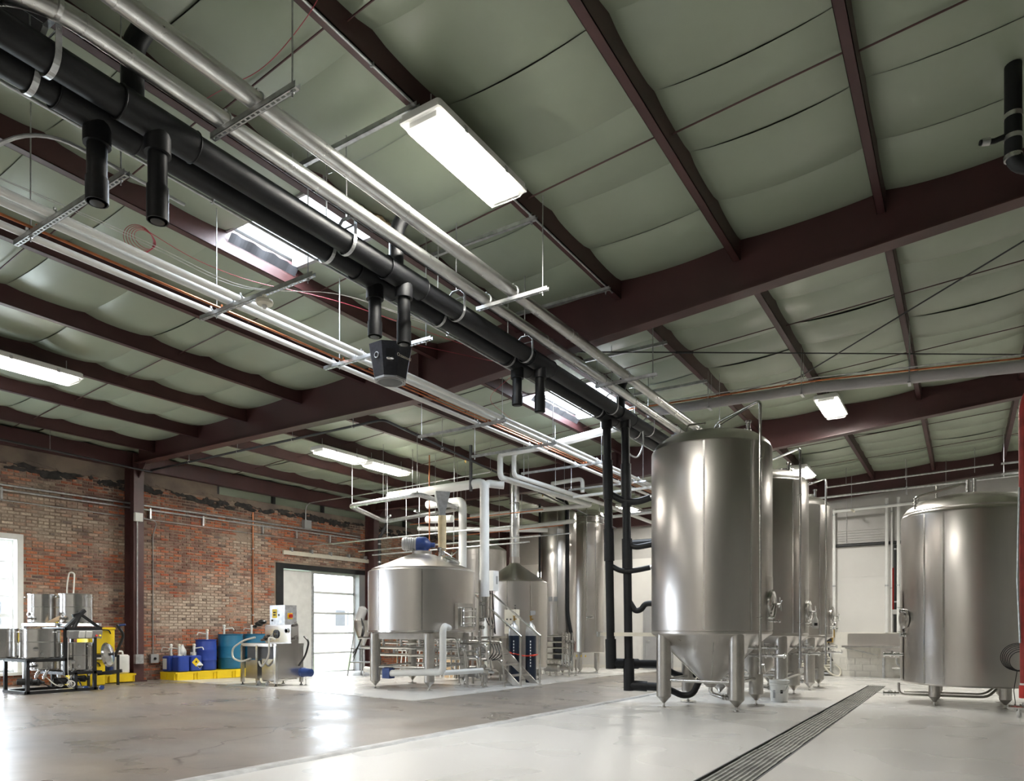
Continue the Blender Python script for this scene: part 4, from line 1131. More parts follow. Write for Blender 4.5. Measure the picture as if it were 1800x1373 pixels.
# ------------------------------------------------------------------ bright tank at right
bt = thing('bright_tank', 'wide flat-bottomed steel tank on short legs at the right edge', 'tank', (.05, 13.95, zf(13.95) + .004))
def T(o): o.parent = bt; return o
_mk = MB.build
bt.location = (0, 0, 0)
R = .99
MB().lathe([(0, .36), (R - .05, .34), (R - .015, .345), (R, .37), (R, 3.10), (R - .01, 3.14), (R - .03, 3.165), (R - .03, 3.19), (R - .09, 3.27), (.72, 3.38), (.45, 3.45), (.2, 3.48), (0, 3.49)], (0, 0, 0), 80).build('shell', M['steel'], bt, ang=25)
for a in (-128, -110, 40): arc_panel(bt, R + .002, a - .8, a + .8, .37, 3.1, 'weld_seam', M['steelb'], 2)
arc_panel(bt, R + .012, 172, 200, .4, 1.9, 'jacket_pad', M['steel'])
for px_, py_ in ((-.47, -.68), (.47, -.66), (-.47, .66), (.47, .66)): foot(bt, px_, py_, 0, .4, .085, pad=.09)
MB().tube(fil([(-.78, -.45, 3.32), (-.74, -.45, 3.44), (-.1, -.35, 3.60), (-.02, -.33, 3.60)], .05), .024, 10).build('spray_pipe', M['steelb'], bt)
for _x, _z, _r in ((-.02, 3.66, .035), (.07, 3.68, .028), (-.45, 3.62, .02)): MB().cyl((_x, -.33, 3.4), (_x, -.33, _z), _r).build('top_fitting', M['steelb'], bt)
valve(bt, (-.74, -.72, 3.20), (0, 0, 1), .018, .18, (1, 0, 0))
for z in (1.15, 1.55):
    valve(bt, (-.86, -.5, z), (-1, -.5, 0), .02, .12)
b = MB(); b.lathe([(.16, 0), (.17, .04), (.12, .06), (0, .07)], (-.9, -.42, 1.42), 24, (-.9, -.42, 0)); b.build('side_manway', M['steelb'], bt)
MB().tube(fil([(-.98, -.62, .36), (-.98, -.62, .17), (.25, -.5, .17), (.4, -.4, .34)], .1), .02, 10).build('drain_line', M['steeld'], bt)
MB().tube(fil([(-.9, -.68, .22), (.2, -.58, .22), (.35, -.45, .34)], .1), .016, 10).build('drain_line', M['steeld'], bt)
valve(bt, (-.98, -.62, .18), (-1, -.3, 0), .024, .24)
valve(bt, (-.93, -.4, .82), (-1, -.2, 0), .024, .3)
bt.location = (.05, 13.95, zf(13.95) + .004)
th = thing('level_gauge', 'thin red-liquid level tube clamped at the side of the wide tank', 'gauge', (-.98, 13.4, 1.5))
MB().cyl((-1.02, 13.42, 1.5), (-1.02, 13.42, 2.2), .014).build('tube', M['redpl'], th)
MB().box((-1.0, 13.44, 1.46), (.06, .06, .08)).build('clamp', M['chrome'], th, smooth=False)
rh = thing('red_hose', 'thick red brewery hose hanging at the right edge', 'hose', (.6, 11.2, .3))
MB().tube(fil([(.65, 11.2, .36), (.64, 11.2, 2.2), (.63, 11.2, 4.05), (.7, 11.25, 4.25), (.85, 11.3, 4.25)], .12, 6), [.062] * 2 + [.058] * 40 if False else .058, 14).build('tubing', M['redhose'], rh)
for z in (.38, .47): MB().lathe([(.061, -.012), (.061, .012)], (.65, 11.2, z), 14).build('white_band', M['whitep'], rh)
MB().lathe([(.07, -.04), (.07, .12)], (.65, 11.2, .33), 14).build('ferrule', M['redpl'], rh)
MB().tube([(.58, 11.14, 3.0), (.56, 11.12, 1.8), (.59, 11.14, 1.0)], .012, 6).build('tie_cord', M['galv'], rh)
cb = thing('cable_coil', 'coil of black cable hanging low behind the red hose', 'cable', (.62, 12.4, .45))
for k in range(6): MB().ring((.62 + k * .012, 12.35, .78 - k * .012), .2 - .01 * k, .006, (.3 - k * .06, 1, .12 * k - .3), 26, 5).build('loop', M['blkp'], cb)
MB().tube([(.62, 12.35, .58), (.58, 12.33, .3), (.6, 12.3, .1)], .006, 6).build('tail', M['blkp'], cb)
hv = thing('hose_valve', 'small steel valve cluster on the floor beneath the red hose', 'valve', (.7, 11.9, .0))
valve(hv, (.5, 11.9, .1), (1, 0, 0), .03, .3); MB().cyl((.62, 11.9, -.03), (.62, 11.9, .1), .03).build('post', M['chrome'], hv)

# ------------------------------------------------------------------ mash tun
mt = thing('mash_tun', 'round steel mash tun on four tall legs with a conical lid', 'tank', (0, 0, 0))
R = 1.09
MB().lathe([(0, 1.13), (R - .03, 1.12), (R - .01, 1.13), (R, 1.15), (R, 2.34), (R - .02, 2.36), (R - .07, 2.37), (R - .07, 2.40), (.28, 2.70), (.2, 2.72), (.2, 2.78), (0, 2.785)], (0, 0, 0), 80).build('shell', M['steel'], mt, ang=25)
MB().lathe([(R + .012, 1.125), (R + .012, 1.16)], (0, 0, 0), 64).build('bottom_band', M['steelb'], mt)
for a in (-50, -100, 150): arc_panel(mt, R + .002, a - .7, a + .7, 1.17, 2.33, 'weld_seam', M['steelb'], 2)
la = [243, 318, 66, 142]; lr = 1.0
lp4 = [(lr * math.cos(math.radians(a)), lr * math.sin(math.radians(a))) for a in la]
for p in lp4: foot(mt, p[0], p[1], 0, 1.1, .1, pad=.1)
for p, q in zip(lp4, lp4[1:] + lp4[:1]):
    MB().bar((*p, 1.05), (*q, 1.05), .06, .12).build('base_beam', M['steeld'], mt, smooth=False)
    MB().cyl((*p, .44), (*q, .44), .026, n=12).build('leg_brace', M['steelb'], mt)
b = MB(); b.box((R - .02, -.02, 1.44), (.12, .5, .5)); mw = b.build('manway_frame', M['steeld'], mt, smooth=False)
MB().rbox((R + .07, -.02, 1.42), (.08, .4, .38), .03).build('manway_door', M['steelb'], mw)
for s in (-.12, 0, .12): MB().cyl((R + .14, -.22, 1.42 + s), (R + .14, .2, 1.42 + s), .012).build('door_bar', M['chrome'], mw)
for s in (-.2, .18): MB().cyl((R + .14, s, 1.24), (R + .14, s, 1.6), .012).build('door_bar', M['chrome'], mw)
b = MB(); b.lathe([(.2, 0), (.21, .05), (.16, .08), (.06, .1), (0, .1)], (.62, .12, 2.55), 24, (.4, .05, .9)); lm = b.build('lid_manway', M['steelb'], mt)
for a in (0, 2.1, 4.2): MB().tube([(.66, .12, 2.66), (.66 + .16 * math.cos(a), .12 + .16 * math.sin(a), 2.74)], .012, 8).build('wing_handle', M['chrome'], lm)
mo = MB().lathe([(.07, 0), (.13, .02), (.13, .05), (.10, .08)], (0, 0, 2.76), 20).build('agitator_mount', M['motor'], mt)
MB().lathe([(.02, -.14), (.15, -.13), (.16, -.05), (.16, .04), (.12, .1), (.05, .16), (.05, .24), (0, .25)], (.02, .02, 2.92), 20, (.85, .5, -.05)).build('gearbox', M['motor'], mo)
b = MB(); b.lathe([(.05, -.44), (.12, -.43), (.135, -.40), (.135, -.16), (.15, -.15), (.15, -.11), (0, -.11)], (.02, .02, 2.92), 20, (.85, .5, -.05))
mm = b.build('motor', M['grey'], mo)
for k in range(5): MB().ring(V((.02, .02, 2.92)) + V((.85, .5, -.05)).normalized() * (-.2 - k * .045), .138, .006, (.85, .5, -.05), 20, 5).build('cooling_fin', M['grey'], mm)
MB().cyl((.33, .2, 2.56), (.33, .2, 2.86), .05).build('grain_inlet', M['steelb'], mt)
mt.location = (-9.4, 11.2, zf(11.2) + .006)
# pipework under the tun
ud = thing('brewhouse_pipework', 'tangle of steel pipes, valves and pumps beneath the mash tun', 'pipework', (-9.4, 11.6, zf(11.6)))
random.seed(3)
def run2(pts, r, m='steelb', nm='pipe', rr=.08): return MB().tube(fil(pts, rr, 4), r, 10).build(nm, M[m], ud)
for k, (y, z) in enumerate(((10.9, .98), (11.0, .78), (11.6, .86), (12.0, .7), (12.3, .9), (11.3, .62), (12.5, .5))):
    run2([(-10.9, y, z), (-8.35 + .1 * (k % 3), y + .1, z), (-8.3 + .1 * (k % 3), y + .12, z - .4)], .025 + .006 * (k % 2))
for k in range(7):
    x = -10.7 + k * .38; run2([(x, 11.9, .95), (x, 11.9, .3), (x + .2, 12.1, .26)], .02)
    valve(ud, (x, 11.8, .6 + .07 * (k % 3)), (0, 0, 1), .024, .18, (1, -.6, 0))
for k in range(5): valve(ud, (-10.4 + k * .5, 11.1, .98), (0, .2, -1), .024, .2, (.6, -1, 0))
for k, (x, y) in enumerate(((-8.55, 11.6), (-8.35, 12.0), (-8.25, 11.75), (-8.6, 12.2), (-8.1, 12.3), (-9.0, 12.9), (-9.5, 12.6))):
    MB().lathe([(.04, 0), (.04, .01), (.014, .02), (.014, .1), (.035, .11), (.035, .26)], (x, y, zf(y) + .006), 12).build('stand_foot', M['steeld'], ud)
for x, y in ((-8.4, 11.8), (-8.7, 12.4)):
    MB().lathe([(.03, -.32), (.10, -.3), (.11, -.05), (.13, -.03), (.13, .03), (.06, .06), (.05, .2), (0, .21)], (x, y, .28), 16, (1, .2, 0)).build('pump', M['steeld'], ud)
for k in range(4):
    MB().tube(fil([(-8.35, 12.2 + .1 * k, .85), (-8.2, 12.1 + .1 * k, .7 - .03 * k), (-8.3, 12.0 + .1 * k, .52), (-8.5, 12.1, .5)], .12), .011, 6).build('control_cable', M['blkp'], ud)
MB().tube([(-8.62, 12.15, .3), (-8.62, 12.15, 2.2)], .03, 10).build('riser_pipe', M['steelb'], ud)
MB().tube([(-8.45, 12.3, .3), (-8.45, 12.3, 1.9)], .022, 10).build('riser_pipe', M['steelb'], ud)
for z in (.6, .75, 1.2, 1.36, 1.7): valve(ud, (-8.62, 12.15, z), (1, -.5, 0), .022, .16)
ww = thing('white_transfer_pipe', 'white jacketed pipe standing in front of the mash tun and running low along the floor', 'pipe', (-8.1, 10.6, zf(10)))
MB().tube(fil([(-8.45, 10.9, 1.18), (-8.3, 10.55, 1.22), (-8.3, 10.5, 1.14), (-8.3, 10.5, .36), (-9.5, 10.35, .3)], .09, 6), .066, 14).build('jacket', M['white'], ww)
MB().tube([(-9.5, 10.35, .3), (-10.4, 10.6, .34)], .06, 12).build('jacket', M['white'], ww)
MB().tube([(-8.3, 10.5, .34), (-7.95, 11.3, .36)], .05, 12).build('jacket', M['white'], ww)
MB().box((-9.55, 10.36, .3), (.18, .16, .2)).build('blue_actuator', M['motor'], ww, smooth=False)

# ------------------------------------------------------------------ kettle, hot liquor tank, slim tanks
def vessel(name, lb, x, y, prof, legs, lr_, ltop, r_leg, seams=(), n=56):
    t = thing(name, lb, 'tank', (0, 0, 0))
    MB().lathe(prof, (0, 0, 0), n).build('shell', M['steel'], t, ang=25)
    for a in legs:
        foot(t, lr_ * math.cos(math.radians(a)), lr_ * math.sin(math.radians(a)), 0, ltop, r_leg, pad=.07)
    Rm = max(p[0] for p in prof); zz = [p[1] for p in prof if abs(p[0] - Rm) < 1e-4]
    for a in seams: arc_panel(t, Rm + .002, a - .9, a + .9, min(zz), max(zz), 'weld_seam', M['steelb'], 2)
    t.location = (x, y, zf(y) + .006)
    return t
ke = vessel('brew_kettle', 'steel brew kettle behind the stairs with a tall flue pipe', -9.5, 14.9, [(0, .3), (.78, .28), (.82, .32), (.82, 2.4), (.79, 2.43), (.76, 2.44), (.16, 2.85), (.13, 2.9), (.13, 3.05), (0, 3.06)], (20, 110, 200, 290), .62, .4, .07, (-70, -30, -110))
b = MB()
for k in range(16): b.bx(-9.5 + .45, -9.5 + .47, 14.9 - .702, 14.9 - .69, .8 + k * .06, .835 + k * .06)
b.build('volume_scale', M['ink'], ke, smooth=False)
MB().box((-9.5 + .75, 14.9 - .36, 1.55), (.02, .14, .1), Matrix.Rotation(-.45, 3, 'Z')).build('name_plate', M['grey'], ke, smooth=False)
fl_ = thing('flue_pipe', 'tall shiny steel flue rising from the brew kettle to the roof', 'pipe', (-9.5, 14.9, 2.9))
MB().cyl((-9.5, 14.9, 2.9), (-9.5, 14.9, 5.28), .12, n=22).build('stack', M['alum'], fl_)
for z in (3.3, 4.3): MB().lathe([(.125, -.02), (.13, 0), (.125, .02)], (-9.5, 14.9, z), 22).build('joint_band', M['steelb'], fl_)
vessel('hot_liquor_tank', 'tall steel tank with low domed top behind the mash tun', -11.3, 16.0, [(0, .5), (.68, .5), (.7, .53), (.7, 3.42), (.67, 3.46), (.5, 3.56), (.2, 3.64), (0, 3.66)], (40, 130, 220, 310), .55, .6, .06, (-60,))
cA = vessel('slim_tank', 'tall slim steel tank left of the pair, with a black hose down its side', -9.9, 17.9, [(0, .95), (.49, .95), (.51, .97), (.51, 4.62), (.49, 4.68), (.35, 4.76), (0, 4.8)], (45, 135, 225, 315), .4, 1.0, .05, (-65,))
MB().box((-9.9 + .02, 17.9 - .515, 2.0), (.1, .02, .13)).build('plate', M['grey'], cA, smooth=False)
MB().box((-9.9 + .18, 17.9 - .5, 2.0), (.1, .02, .13), Matrix.Rotation(.3, 3, 'Z')).build('plate', M['grey'], cA, smooth=False)
arc = MB()
cB = vessel('slim_tank', 'tall slim steel tank right of the pair, standing clear on two visible legs', -9.7, 19.4, [(0, .62), (.46, .62), (.475, .64), (.475, 4.70), (.465, 4.72), (.465, 4.78), (.45, 4.85), (.3, 4.94), (0, 4.98)], (-20, -100, 160, 80), .4, .66, .06, (-80,))
for z in (4.35, 4.55): MB().lathe([(.477, -.03), (.482, 0), (.477, .03)], (-9.7, 19.4, z), 48).build('band', M['steelb'], cB)
MB().tube(fil([(-9.52, 18.92, 1.4), (-9.52, 18.92, 4.7), (-9.6, 19.1, 4.95)], .05), .016, 8).build('spray_pipe', M['steelb'], cB)
valve(cB, (-9.52, 18.92, 1.5), (1, -.2, 0), .02, .25)
MB().tube([(-9.32, 19.12, 1.0), (-9.32, 19.12, 4.2)], .012, 8).build('sight_tube', M['steelb'], cB)
bh = thing('black_hose', 'black insulated hose running down between the two slim tanks', 'hose', (-9.5, 18.1, .5))
MB().tube(fil([(-9.75, 17.5, 4.9), (-9.45, 17.6, 4.75), (-9.45, 17.6, 1.6), (-9.3, 17.62, .8), (-9.35, 17.66, .3), (-9.6, 17.7, .2)], .2, 6), .055, 12).build('sleeve', M['blk'], bh)
bh2 = thing('black_hose', 'slim black insulated pipe along the left edge of the slim tank', 'hose', (-10.35, 17.7, .5))
MB().tube([(-10.3, 17.5, 1.0), (-10.3, 17.5, 4.75)], .035, 10).build('sleeve', M['blk'], bh2)
# heat exchanger skid in front of the slim tanks
sk3 = thing('heat_exchanger', 'low steel heat exchanger skid with pipes before the slim tanks', 'heat exchanger', (-9.7, 16.3, zf(16.3)))
zz = zf(16.3) + .006
for k in range(14): MB().bx(-9.95 + k * .018, -9.94 + k * .018, 16.1, 16.4, zz + .45, zz + 1.1).build('plate', M['greyd'], sk3, smooth=False)
for x in (-10.02, -9.66): MB().bx(x, x + .03, 16.08, 16.42, zz + .38, zz + 1.16).build('end_plate', M['steeld'], sk3, smooth=False)
for x in (-10.1, -9.5):
    for y in (16.1, 16.5): MB().lathe([(.05, 0), (.05, .012), (.015, .02), (.015, .12), (.03, .13), (.03, .45)], (x, y, zz), 10).build('leg', M['steeld'], sk3)
for k in range(6):
    z = zz + .3 + k * .16; MB().tube(fil([(-10.6, 16.0, z), (-9.45, 15.95, z), (-9.4, 15.97, z - .25)], .08), .026, 10).build('pipe', M['steelb'], sk3)
for k in range(4): MB().tube([(-9.62 + k * .1, 15.95, zz + .2), (-9.62 + k * .1, 15.95, zz + 1.2)], .026, 10).build('pipe', M['steelb'], sk3)
MB().lathe([(.04, -.3), (.11, -.28), (.11, .1), (.06, .14), (.05, .4), (0, .4)], (-9.8, 15.9, zz + .24), 16, (1, 0, 0)).build('pump', M['steeld'], sk3)
for k in range(3): valve(sk3, (-9.5 + k * .12, 15.9, zz + .95), (.3, -1, .1), .024, .22)
for k in range(4): MB().bx(-9.35 + k * .13, -9.33 + k * .13, 15.98, 16.0, zz + .55, zz + .6).build('yellow_tag', M['yellow'], sk3, smooth=False)

sk3.location = V(sk3.location) + V((.45, .85, -.017))

# ------------------------------------------------------------------ platform, stairs, control boxes, gas bottles
st = thing('brewhouse_stairs', 'open steel stairs with tube handrails up to the brewing platform', 'stairs', (-8, 13, zf(13)))
z0 = zf(13) + .006; X0, X1, H = -7.92, -9.15, 1.0
for y in (12.66, 13.38):
    MB().ext([(X0, y, z0 + .02), (X0 - .2, y, z0 + .02), (X1 - .1, y, z0 + H - .12), (X1 - .1, y, z0 + H + .06), (X1 + .05, y, z0 + H + .06)], (0, .02, 0)).build('stringer', M['steeld'], st, smooth=False)
for k in range(4):
    x = X0 - .2 - k * .29; MB().bx(x - .24, x, 12.68, 13.38, z0 + .2 + k * .22, z0 + .225 + k * .22).build('tread', M['steeld'], st, smooth=False)
for y in (12.62, 13.42):
    b = MB(); b.tube([(X0 + .02, y, z0), (X0 + .02, y, z0 + 1.08)], .024, 10)
    p = b.build('newel_post', M['steelb'], st)
    MB().lathe([(.05, 0), (.05, .012), (.02, .02)], (X0 + .02, y, z0), 10).build('post_foot', M['steeld'], p)
    MB().tube(fil([(X0 + .04, y, z0 + 1.06), (X1, y, z0 + 2.02), (X1 - .6, y, z0 + 2.05)], .1), .024, 10).build('handrail', M['steelb'], st)
    MB().tube([(X1, y, z0 + .95), (X1, y, z0 + 2.0)], .022, 10).build('top_post', M['steelb'], st)
MB().bx(-10.6, X1 + .05, 12.62, 13.95, z0 + 1.0, z0 + 1.05).build('platform', M['steeld'], st, smooth=False)
for x, y in ((-10.5, 13.8), (-9.2, 13.8), (-10.5, 12.7), (-9.2, 12.7)): MB().cyl((x, y, z0), (x, y, z0 + 1.0), .03).build('platform_leg', M['steeld'], st)
cx = thing('control_box', 'upper white electrical cabinet with a red knob above the stairs', 'control box', (-9.05, 13.2, 2.05))
MB().bx(-9.3, -8.92, 13.1, 13.32, 2.03, 2.48).build('cabinet', M['lampw'], cx, smooth=False)
MB().bx(-8.925, -8.915, 13.16, 13.29, 2.1, 2.42).build('door', M['lampw'], cx, smooth=False)
MB().bx(-8.915, -8.91, 13.2, 13.27, 2.18, 2.36).build('display', M['grey'], cx, smooth=False)
MB().lathe([(.05, 0), (.05, .01), (.03, .015), (.03, .04), (0, .04)], (-9.13, 13.1, 2.18), 16, (0, -1, 0)).build('isolator_knob', M['redpl'], cx)
MB().bx(-9.2, -9.06, 13.094, 13.1, 2.1, 2.26).build('yellow_plate', M['orange'], cx, smooth=False)
for k in range(4): MB().tube(fil([(-9.2 + k * .06, 13.2, 2.05), (-9.18 + k * .06, 13.2, 1.8), (-9.3 + k * .09, 13.3, 1.4), (-9.2, 13.6, 1.05)], .2), .012, 6).build('cable', M['blkp'], cx)
cx2 = thing('control_box', 'lower beige electrical cabinet with switches behind the stair rail', 'control box', (-9.0, 13.9, 1.3))
MB().bx(-9.12, -8.8, 13.86, 14.02, 1.05, 1.62).build('cabinet', M['cream'], cx2, smooth=False)
for k in range(6): MB().cyl((-9.04 + .1 * (k % 3), 13.86, 1.25 + .14 * (k // 3)), (-9.04 + .1 * (k % 3), 13.84, 1.25 + .14 * (k // 3)), .018).build('switch', M['blkp'], cx2)
for k, (x, y, lb) in enumerate(((-8.78, 13.75, 'navy gas cylinder partly hidden behind its twin by the stairs'), (-8.45, 13.95, 'navy gas cylinder nearer the kettle with white lettering down its side'))):
    g = thing('gas_cylinder', lb, 'gas cylinder', (x, y, zf(y) + .006), 'gas cylinders'); z = zf(y) + .006
    MB().lathe([(.11, 0), (.125, .02), (.125, 1.08)], (x, y, z), 24).build('body', M['navy'], g)
    MB().lathe([(.125, 1.08), (.124, 1.2), (.1, 1.3), (.05, 1.36), (.035, 1.38), (.035, 1.42)], (x, y, z), 24).build('shoulder', M['galv'], g)
    b = MB(); b.cyl((x, y, z + 1.4), (x, y, z + 1.52), .018); b.cyl((x, y, z + 1.46), (x + .08, y - .03, z + 1.46), .014); b.lathe([(.035, 0), (.035, .02)], (x, y, z + 1.52), 12)
    b.build('cylinder_valve', M['brass'], g)
    for j in range(9): 
        a = math.radians(-62); MB().box((x + .126 * math.cos(a), y + .126 * math.sin(a), z + .95 - j * .07), (.004, .022, .04), Matrix.Rotation(a, 3, 'Z')).build('letter', M['paper'], g, smooth=False)
rc = thing('safety_chain', 'red plastic chain tied round the gas cylinders', 'chain', (-8.6, 13.75, .6))
pts = fil([(-9.0, 13.6, .66), (-8.8, 13.58, .62), (-8.5, 13.78, .54), (-8.3, 13.86, .56), (-8.28, 13.98, .58)], .08, 5)
for a, c in zip(pts, pts[1:]):
    if (c - a).length > .01:
        n_ = max(1, int((c - a).length / .05))
        for i in range(n_): MB().ring(a.lerp(c, (i + .5) / n_), .024, .009, (random.random() - .5, random.random() - .5, 1), 10, 5).build('link', M['orange'], rc)

# ------------------------------------------------------------------ white jacketed brewhouse piping overhead
def wpipe(lb, pts, r, m='white', rods=(), nm='white_pipe', grp='white brewhouse pipes', rr=.12, n=14):
    t = thing(nm, lb, 'pipe', pts[len(pts) // 2], grp)
    MB().tube(fil(pts, rr, 6), r, n).build('jacket', M[m], t)
    for x, y, z in rods: MB().cyl((x, y, z), (x, y, zr(x) - .02), .006, n=6).build('rod', M['galv'], t)
    return t
w_ = wpipe('thick white vapour pipe rising beside the mash tun and crossing over it', [(-8.6, 12.3, 1.85), (-8.6, 12.3, 4.28), (-11.3, 12.3, 4.25)], .1, rods=((-9.4, 12.3, 4.35), (-10.6, 12.3, 4.35)), rr=.16)
MB().lathe([(.104, -.014), (.104, .014)], (-10.9, 12.3, 4.255), 20, (1, 0, 0)).build('yellow_band', M['yellow'], w_)
MB().tube(fil([(-8.6, 12.3, 4.2), (-8.6, 12.42, 4.28), (-8.3, 12.6, 4.24)], .08), .085, 12).build('side_elbow', M['white'], w_)
MB().tube([(-8.6, 12.3, 1.4), (-8.6, 12.3, 1.86)], .09, 16).build('steel_section', M['steelb'], w_)
wpipe('white pipe standing just right of the canvas chute', [(-9.85, 13.2, 2.5), (-9.85, 13.2, 4.15), (-10.9, 13.2, 4.15)], .095, rr=.15)
wpipe('short white pipe stub with rounded end left of the canvas chute', [(-10.0, 13.0, 3.72), (-10.6, 13.0, 3.74), (-10.75, 13.0, 3.76)], .085)
wpipe('white pipe dropping from the header and zigzagging to the far tanks', [(-7.2, 12.4, 4.86), (-8.3, 12.45, 4.88), (-8.3, 12.45, 4.38), (-8.3, 16.75, 4.42), (-12.2, 16.75, 4.46)], .062, rods=((-8.3, 13.6, 4.44), (-8.3, 15.3, 4.46)))
wpipe('second white pipe running beside the zigzag one', [(-6.9, 12.55, 4.9), (-8.05, 12.6, 4.9), (-8.05, 12.6, 4.42), (-8.05, 16.9, 4.46), (-8.05, 20.5, 4.4)], .05, rods=((-8.05, 14.4, 4.5),))
wpipe('small white pipe with a square bend above the slim tanks', [(-8.6, 15.2, 4.75), (-7.75, 15.2, 4.78), (-7.75, 15.2, 4.45)], .05)
wpipe('low white pipe crossing behind the flue', [(-12.2, 17.5, 4.1), (-9.0, 17.2, 4.12)], .06, rods=((-11, 17.4, 4.15),))
wpipe('white pipe lying across behind the mash tun chute', [(-12.4, 14.6, 3.86), (-9.4, 16.4, 3.80)], .06, rods=((-11.4, 15.2, 3.9), (-10.0, 16.04, 3.88)))
wpipe('pale pipe crossing above the far end of the white pipes', [(-8.0, 15.2, 4.36), (-3.6, 15.2, 4.42)], .035, 'white')
wpipe('pale pipe crossing lower behind the black risers', [(-8.4, 17.6, 4.2), (-4.2, 17.4, 4.26)], .04, 'white', rods=((-7.4, 17.55, 4.22), (-5.2, 17.45, 4.25)))
for k, (z, y) in enumerate(((3.38, 12.9), (3.3, 14.1), (3.52, 15.6), (3.1, 13.6))):
    wpipe('slim steel line strung across the brewhouse, ' + ['lowest at the front', 'second from the front', 'farthest back', 'ending at the hot liquor tank'][k], [(-14.6 + k * .5, y, z), (-8.4, y + .2, z + .06)], .018, 'galv', rods=((-12.0, y + .08, z), (-10.5, y + .1, z)), nm='steel_line', grp='slim steel brewhouse lines', n=8)
for k, x in enumerate((-10.9, -10.2)):
    wpipe('thin copper line crossing the brewhouse, ' + ['higher one', 'lower one'][k], [(x - 1.6, 14.4 + k, 3.95 - .25 * k), (-8.5, 14.6 + k, 4.02 - .25 * k)], .012, 'copper', nm='copper_line', grp='copper lines', n=8)
cg = thing('copper_drop', 'upright copper pipe behind the agitator motor', 'pipe', (-10.6, 13.0, 2.8))
MB().tube([(-10.6, 12.9, 2.7), (-10.6, 12.9, 5.25)], .014, 8).build('run', M['copper'], cg)
ov = thing('overhead_rail_loop', 'flattened oval loop of grey rails hung above the mash tun', 'rail', (-11, 12.6, 4.0))
q = [(-9.62, 11.35, 4.0), (-11.95, 11.62, 4.0), (-12.95, 13.9, 4.0), (-10.0, 13.35, 4.0)]
for d, r in ((0, .045), (.16, .03)):
    c = V((-11.1, 12.55, 4.0)); qq = [c.lerp(V(p), 1 - d * .5) for p in q]
    lo = fil([(qq[3] + qq[0]) / 2] + qq + [(qq[3] + qq[0]) / 2], .3, 6)
    MB().tube(lo, r, 8).build('rail', M['galv'], ov)
for p in q + [((q[0][0] + q[1][0]) / 2, (q[0][1] + q[1][1]) / 2, 4.0), ((q[2][0] + q[3][0]) / 2, (q[2][1] + q[3][1]) / 2, 4.0)]:
    c = V((-11.1, 12.55, 4.0)).lerp(V(p), .93)
    MB().cyl((c.x, c.y, 4.0), (c.x, c.y, zr(c.x) - .03), .006, n=6).build('rod', M['galv'], ov)
    MB().bar((c.x, c.y, 4.05), (c.x - .3 * (c.x + 11.1) , c.y - .3 * (c.y - 12.55), 4.05), .04).build('cross_tie', M['galv'], ov, smooth=False)
gc = thing('grain_chute', 'canvas grain chute hanging from a steel hopper over the mash tun', 'chute', (-9.07, 11.52, 2.6))
MB().cyl((-9.07, 11.45, 2.78), (-9.07, 11.45, 3.5), .085, n=18).build('canvas_sleeve', M['fabric'], gc)
MB().lathe([(.09, 3.5), (.09, 3.58), (.2, 3.92), (.21, 3.98)], (-9.07, 11.45, 0), 4).build('hopper', M['galv'], gc, ang=20)
MB().lathe([(.06, 2.5), (.06, 2.8), (.1, 2.8), (.1, 2.82)], (-9.07, 11.45, 0), 16).build('steel_spout', M['steelb'], gc)
sh = thing('strut_post', 'dark strut post dropping from a purlin to the vapour pipe', 'hanger', (-9.2, 11.6, 4.3))
MB().bx(-8.93, -8.88, 12.2, 12.25, 4.12, 5.1).build('channel', M['greyd'], sh, smooth=False)
mi = thing('grain_mill', 'small dark grain mill on a tubular stand in front of the glazed door', 'mill', (-13.6, 13.3, zf(13)))
zz = zf(13.4)
for x in (-13.5, -12.9):
    for y in (13.1, 13.6): MB().tube([(x, y, zz), (-13.2 + (x + 13.2) * .5, 13.35 + (y - 13.35) * .5, zz + 1.3)], .018, 8).build('leg', M['galv'], mi)
MB().lathe([(.05, .8), (.24, 1.25), (.24, 1.45)], (-13.2, 13.35, zz), 18).build('hopper', M['steeld'], mi)
MB().lathe([(.03, -.25), (.12, -.22), (.12, .15), (.04, .2)], (-13.2, 13.3, zz + 1.62), 16, (.3, .2, 1)).build('motor', M['grey'], mi)
for z in (.35, .7): MB().bx(-13.45, -12.95, 13.15, 13.55, zz + z, zz + z + .03).build('shelf', M['galv'], mi, smooth=False)
for k in range(3): MB().tube(fil([(-13.1, 13.2, zz + 1.5), (-12.85, 13.0 + k * .05, zz + 1.2), (-13.0, 13.0, zz + .8), (-13.3, 13.1, zz + .6 - k * .1)], .2), .012, 6).build('cable', M['blkp'], mi)
dp = thing('drain_stack', 'black iron pipe with elbow standing behind the mash tun lid', 'pipe', (-14.0, 14.7, 2.5))
MB().tube(fil([(-13.6, 14.4, -.08), (-13.6, 14.4, 3.7), (-13.5, 14.45, 3.85), (-13.4, 14.5, 4.1)], .1), .045, 12).build('stack', M['blkpipe'], dp)
for z in (2.4, 3.0, 3.5): MB().lathe([(.05, -.02), (.05, .02)], (-13.6, 14.4, z), 12).build('coupling', M['galv'], dp)
rk = thing('equipment_rack', 'low rack on pale legs beyond the mash tun', 'rack', (-12.5, 14.4, zf(14)))
for k in range(7):
    x = -12.6 + k * .3; zz = zf(14.3) + .006
    for s in (-.09, .09): MB().tube([(x + s, 14.2, zz), (x + s * .7, 14.3, zz + .75)], .014, 8).build('leg', M['whitep'], rk)
MB().bx(-12.8, -10.7, 14.2, 14.6, zz + .75, zz + .79).build('top', M['galv'], rk, smooth=False)
MB().bx(-11.2, -10.9, 14.2, 14.5, zz, zz + .55).build('carton', M['wood'], rk, smooth=False)
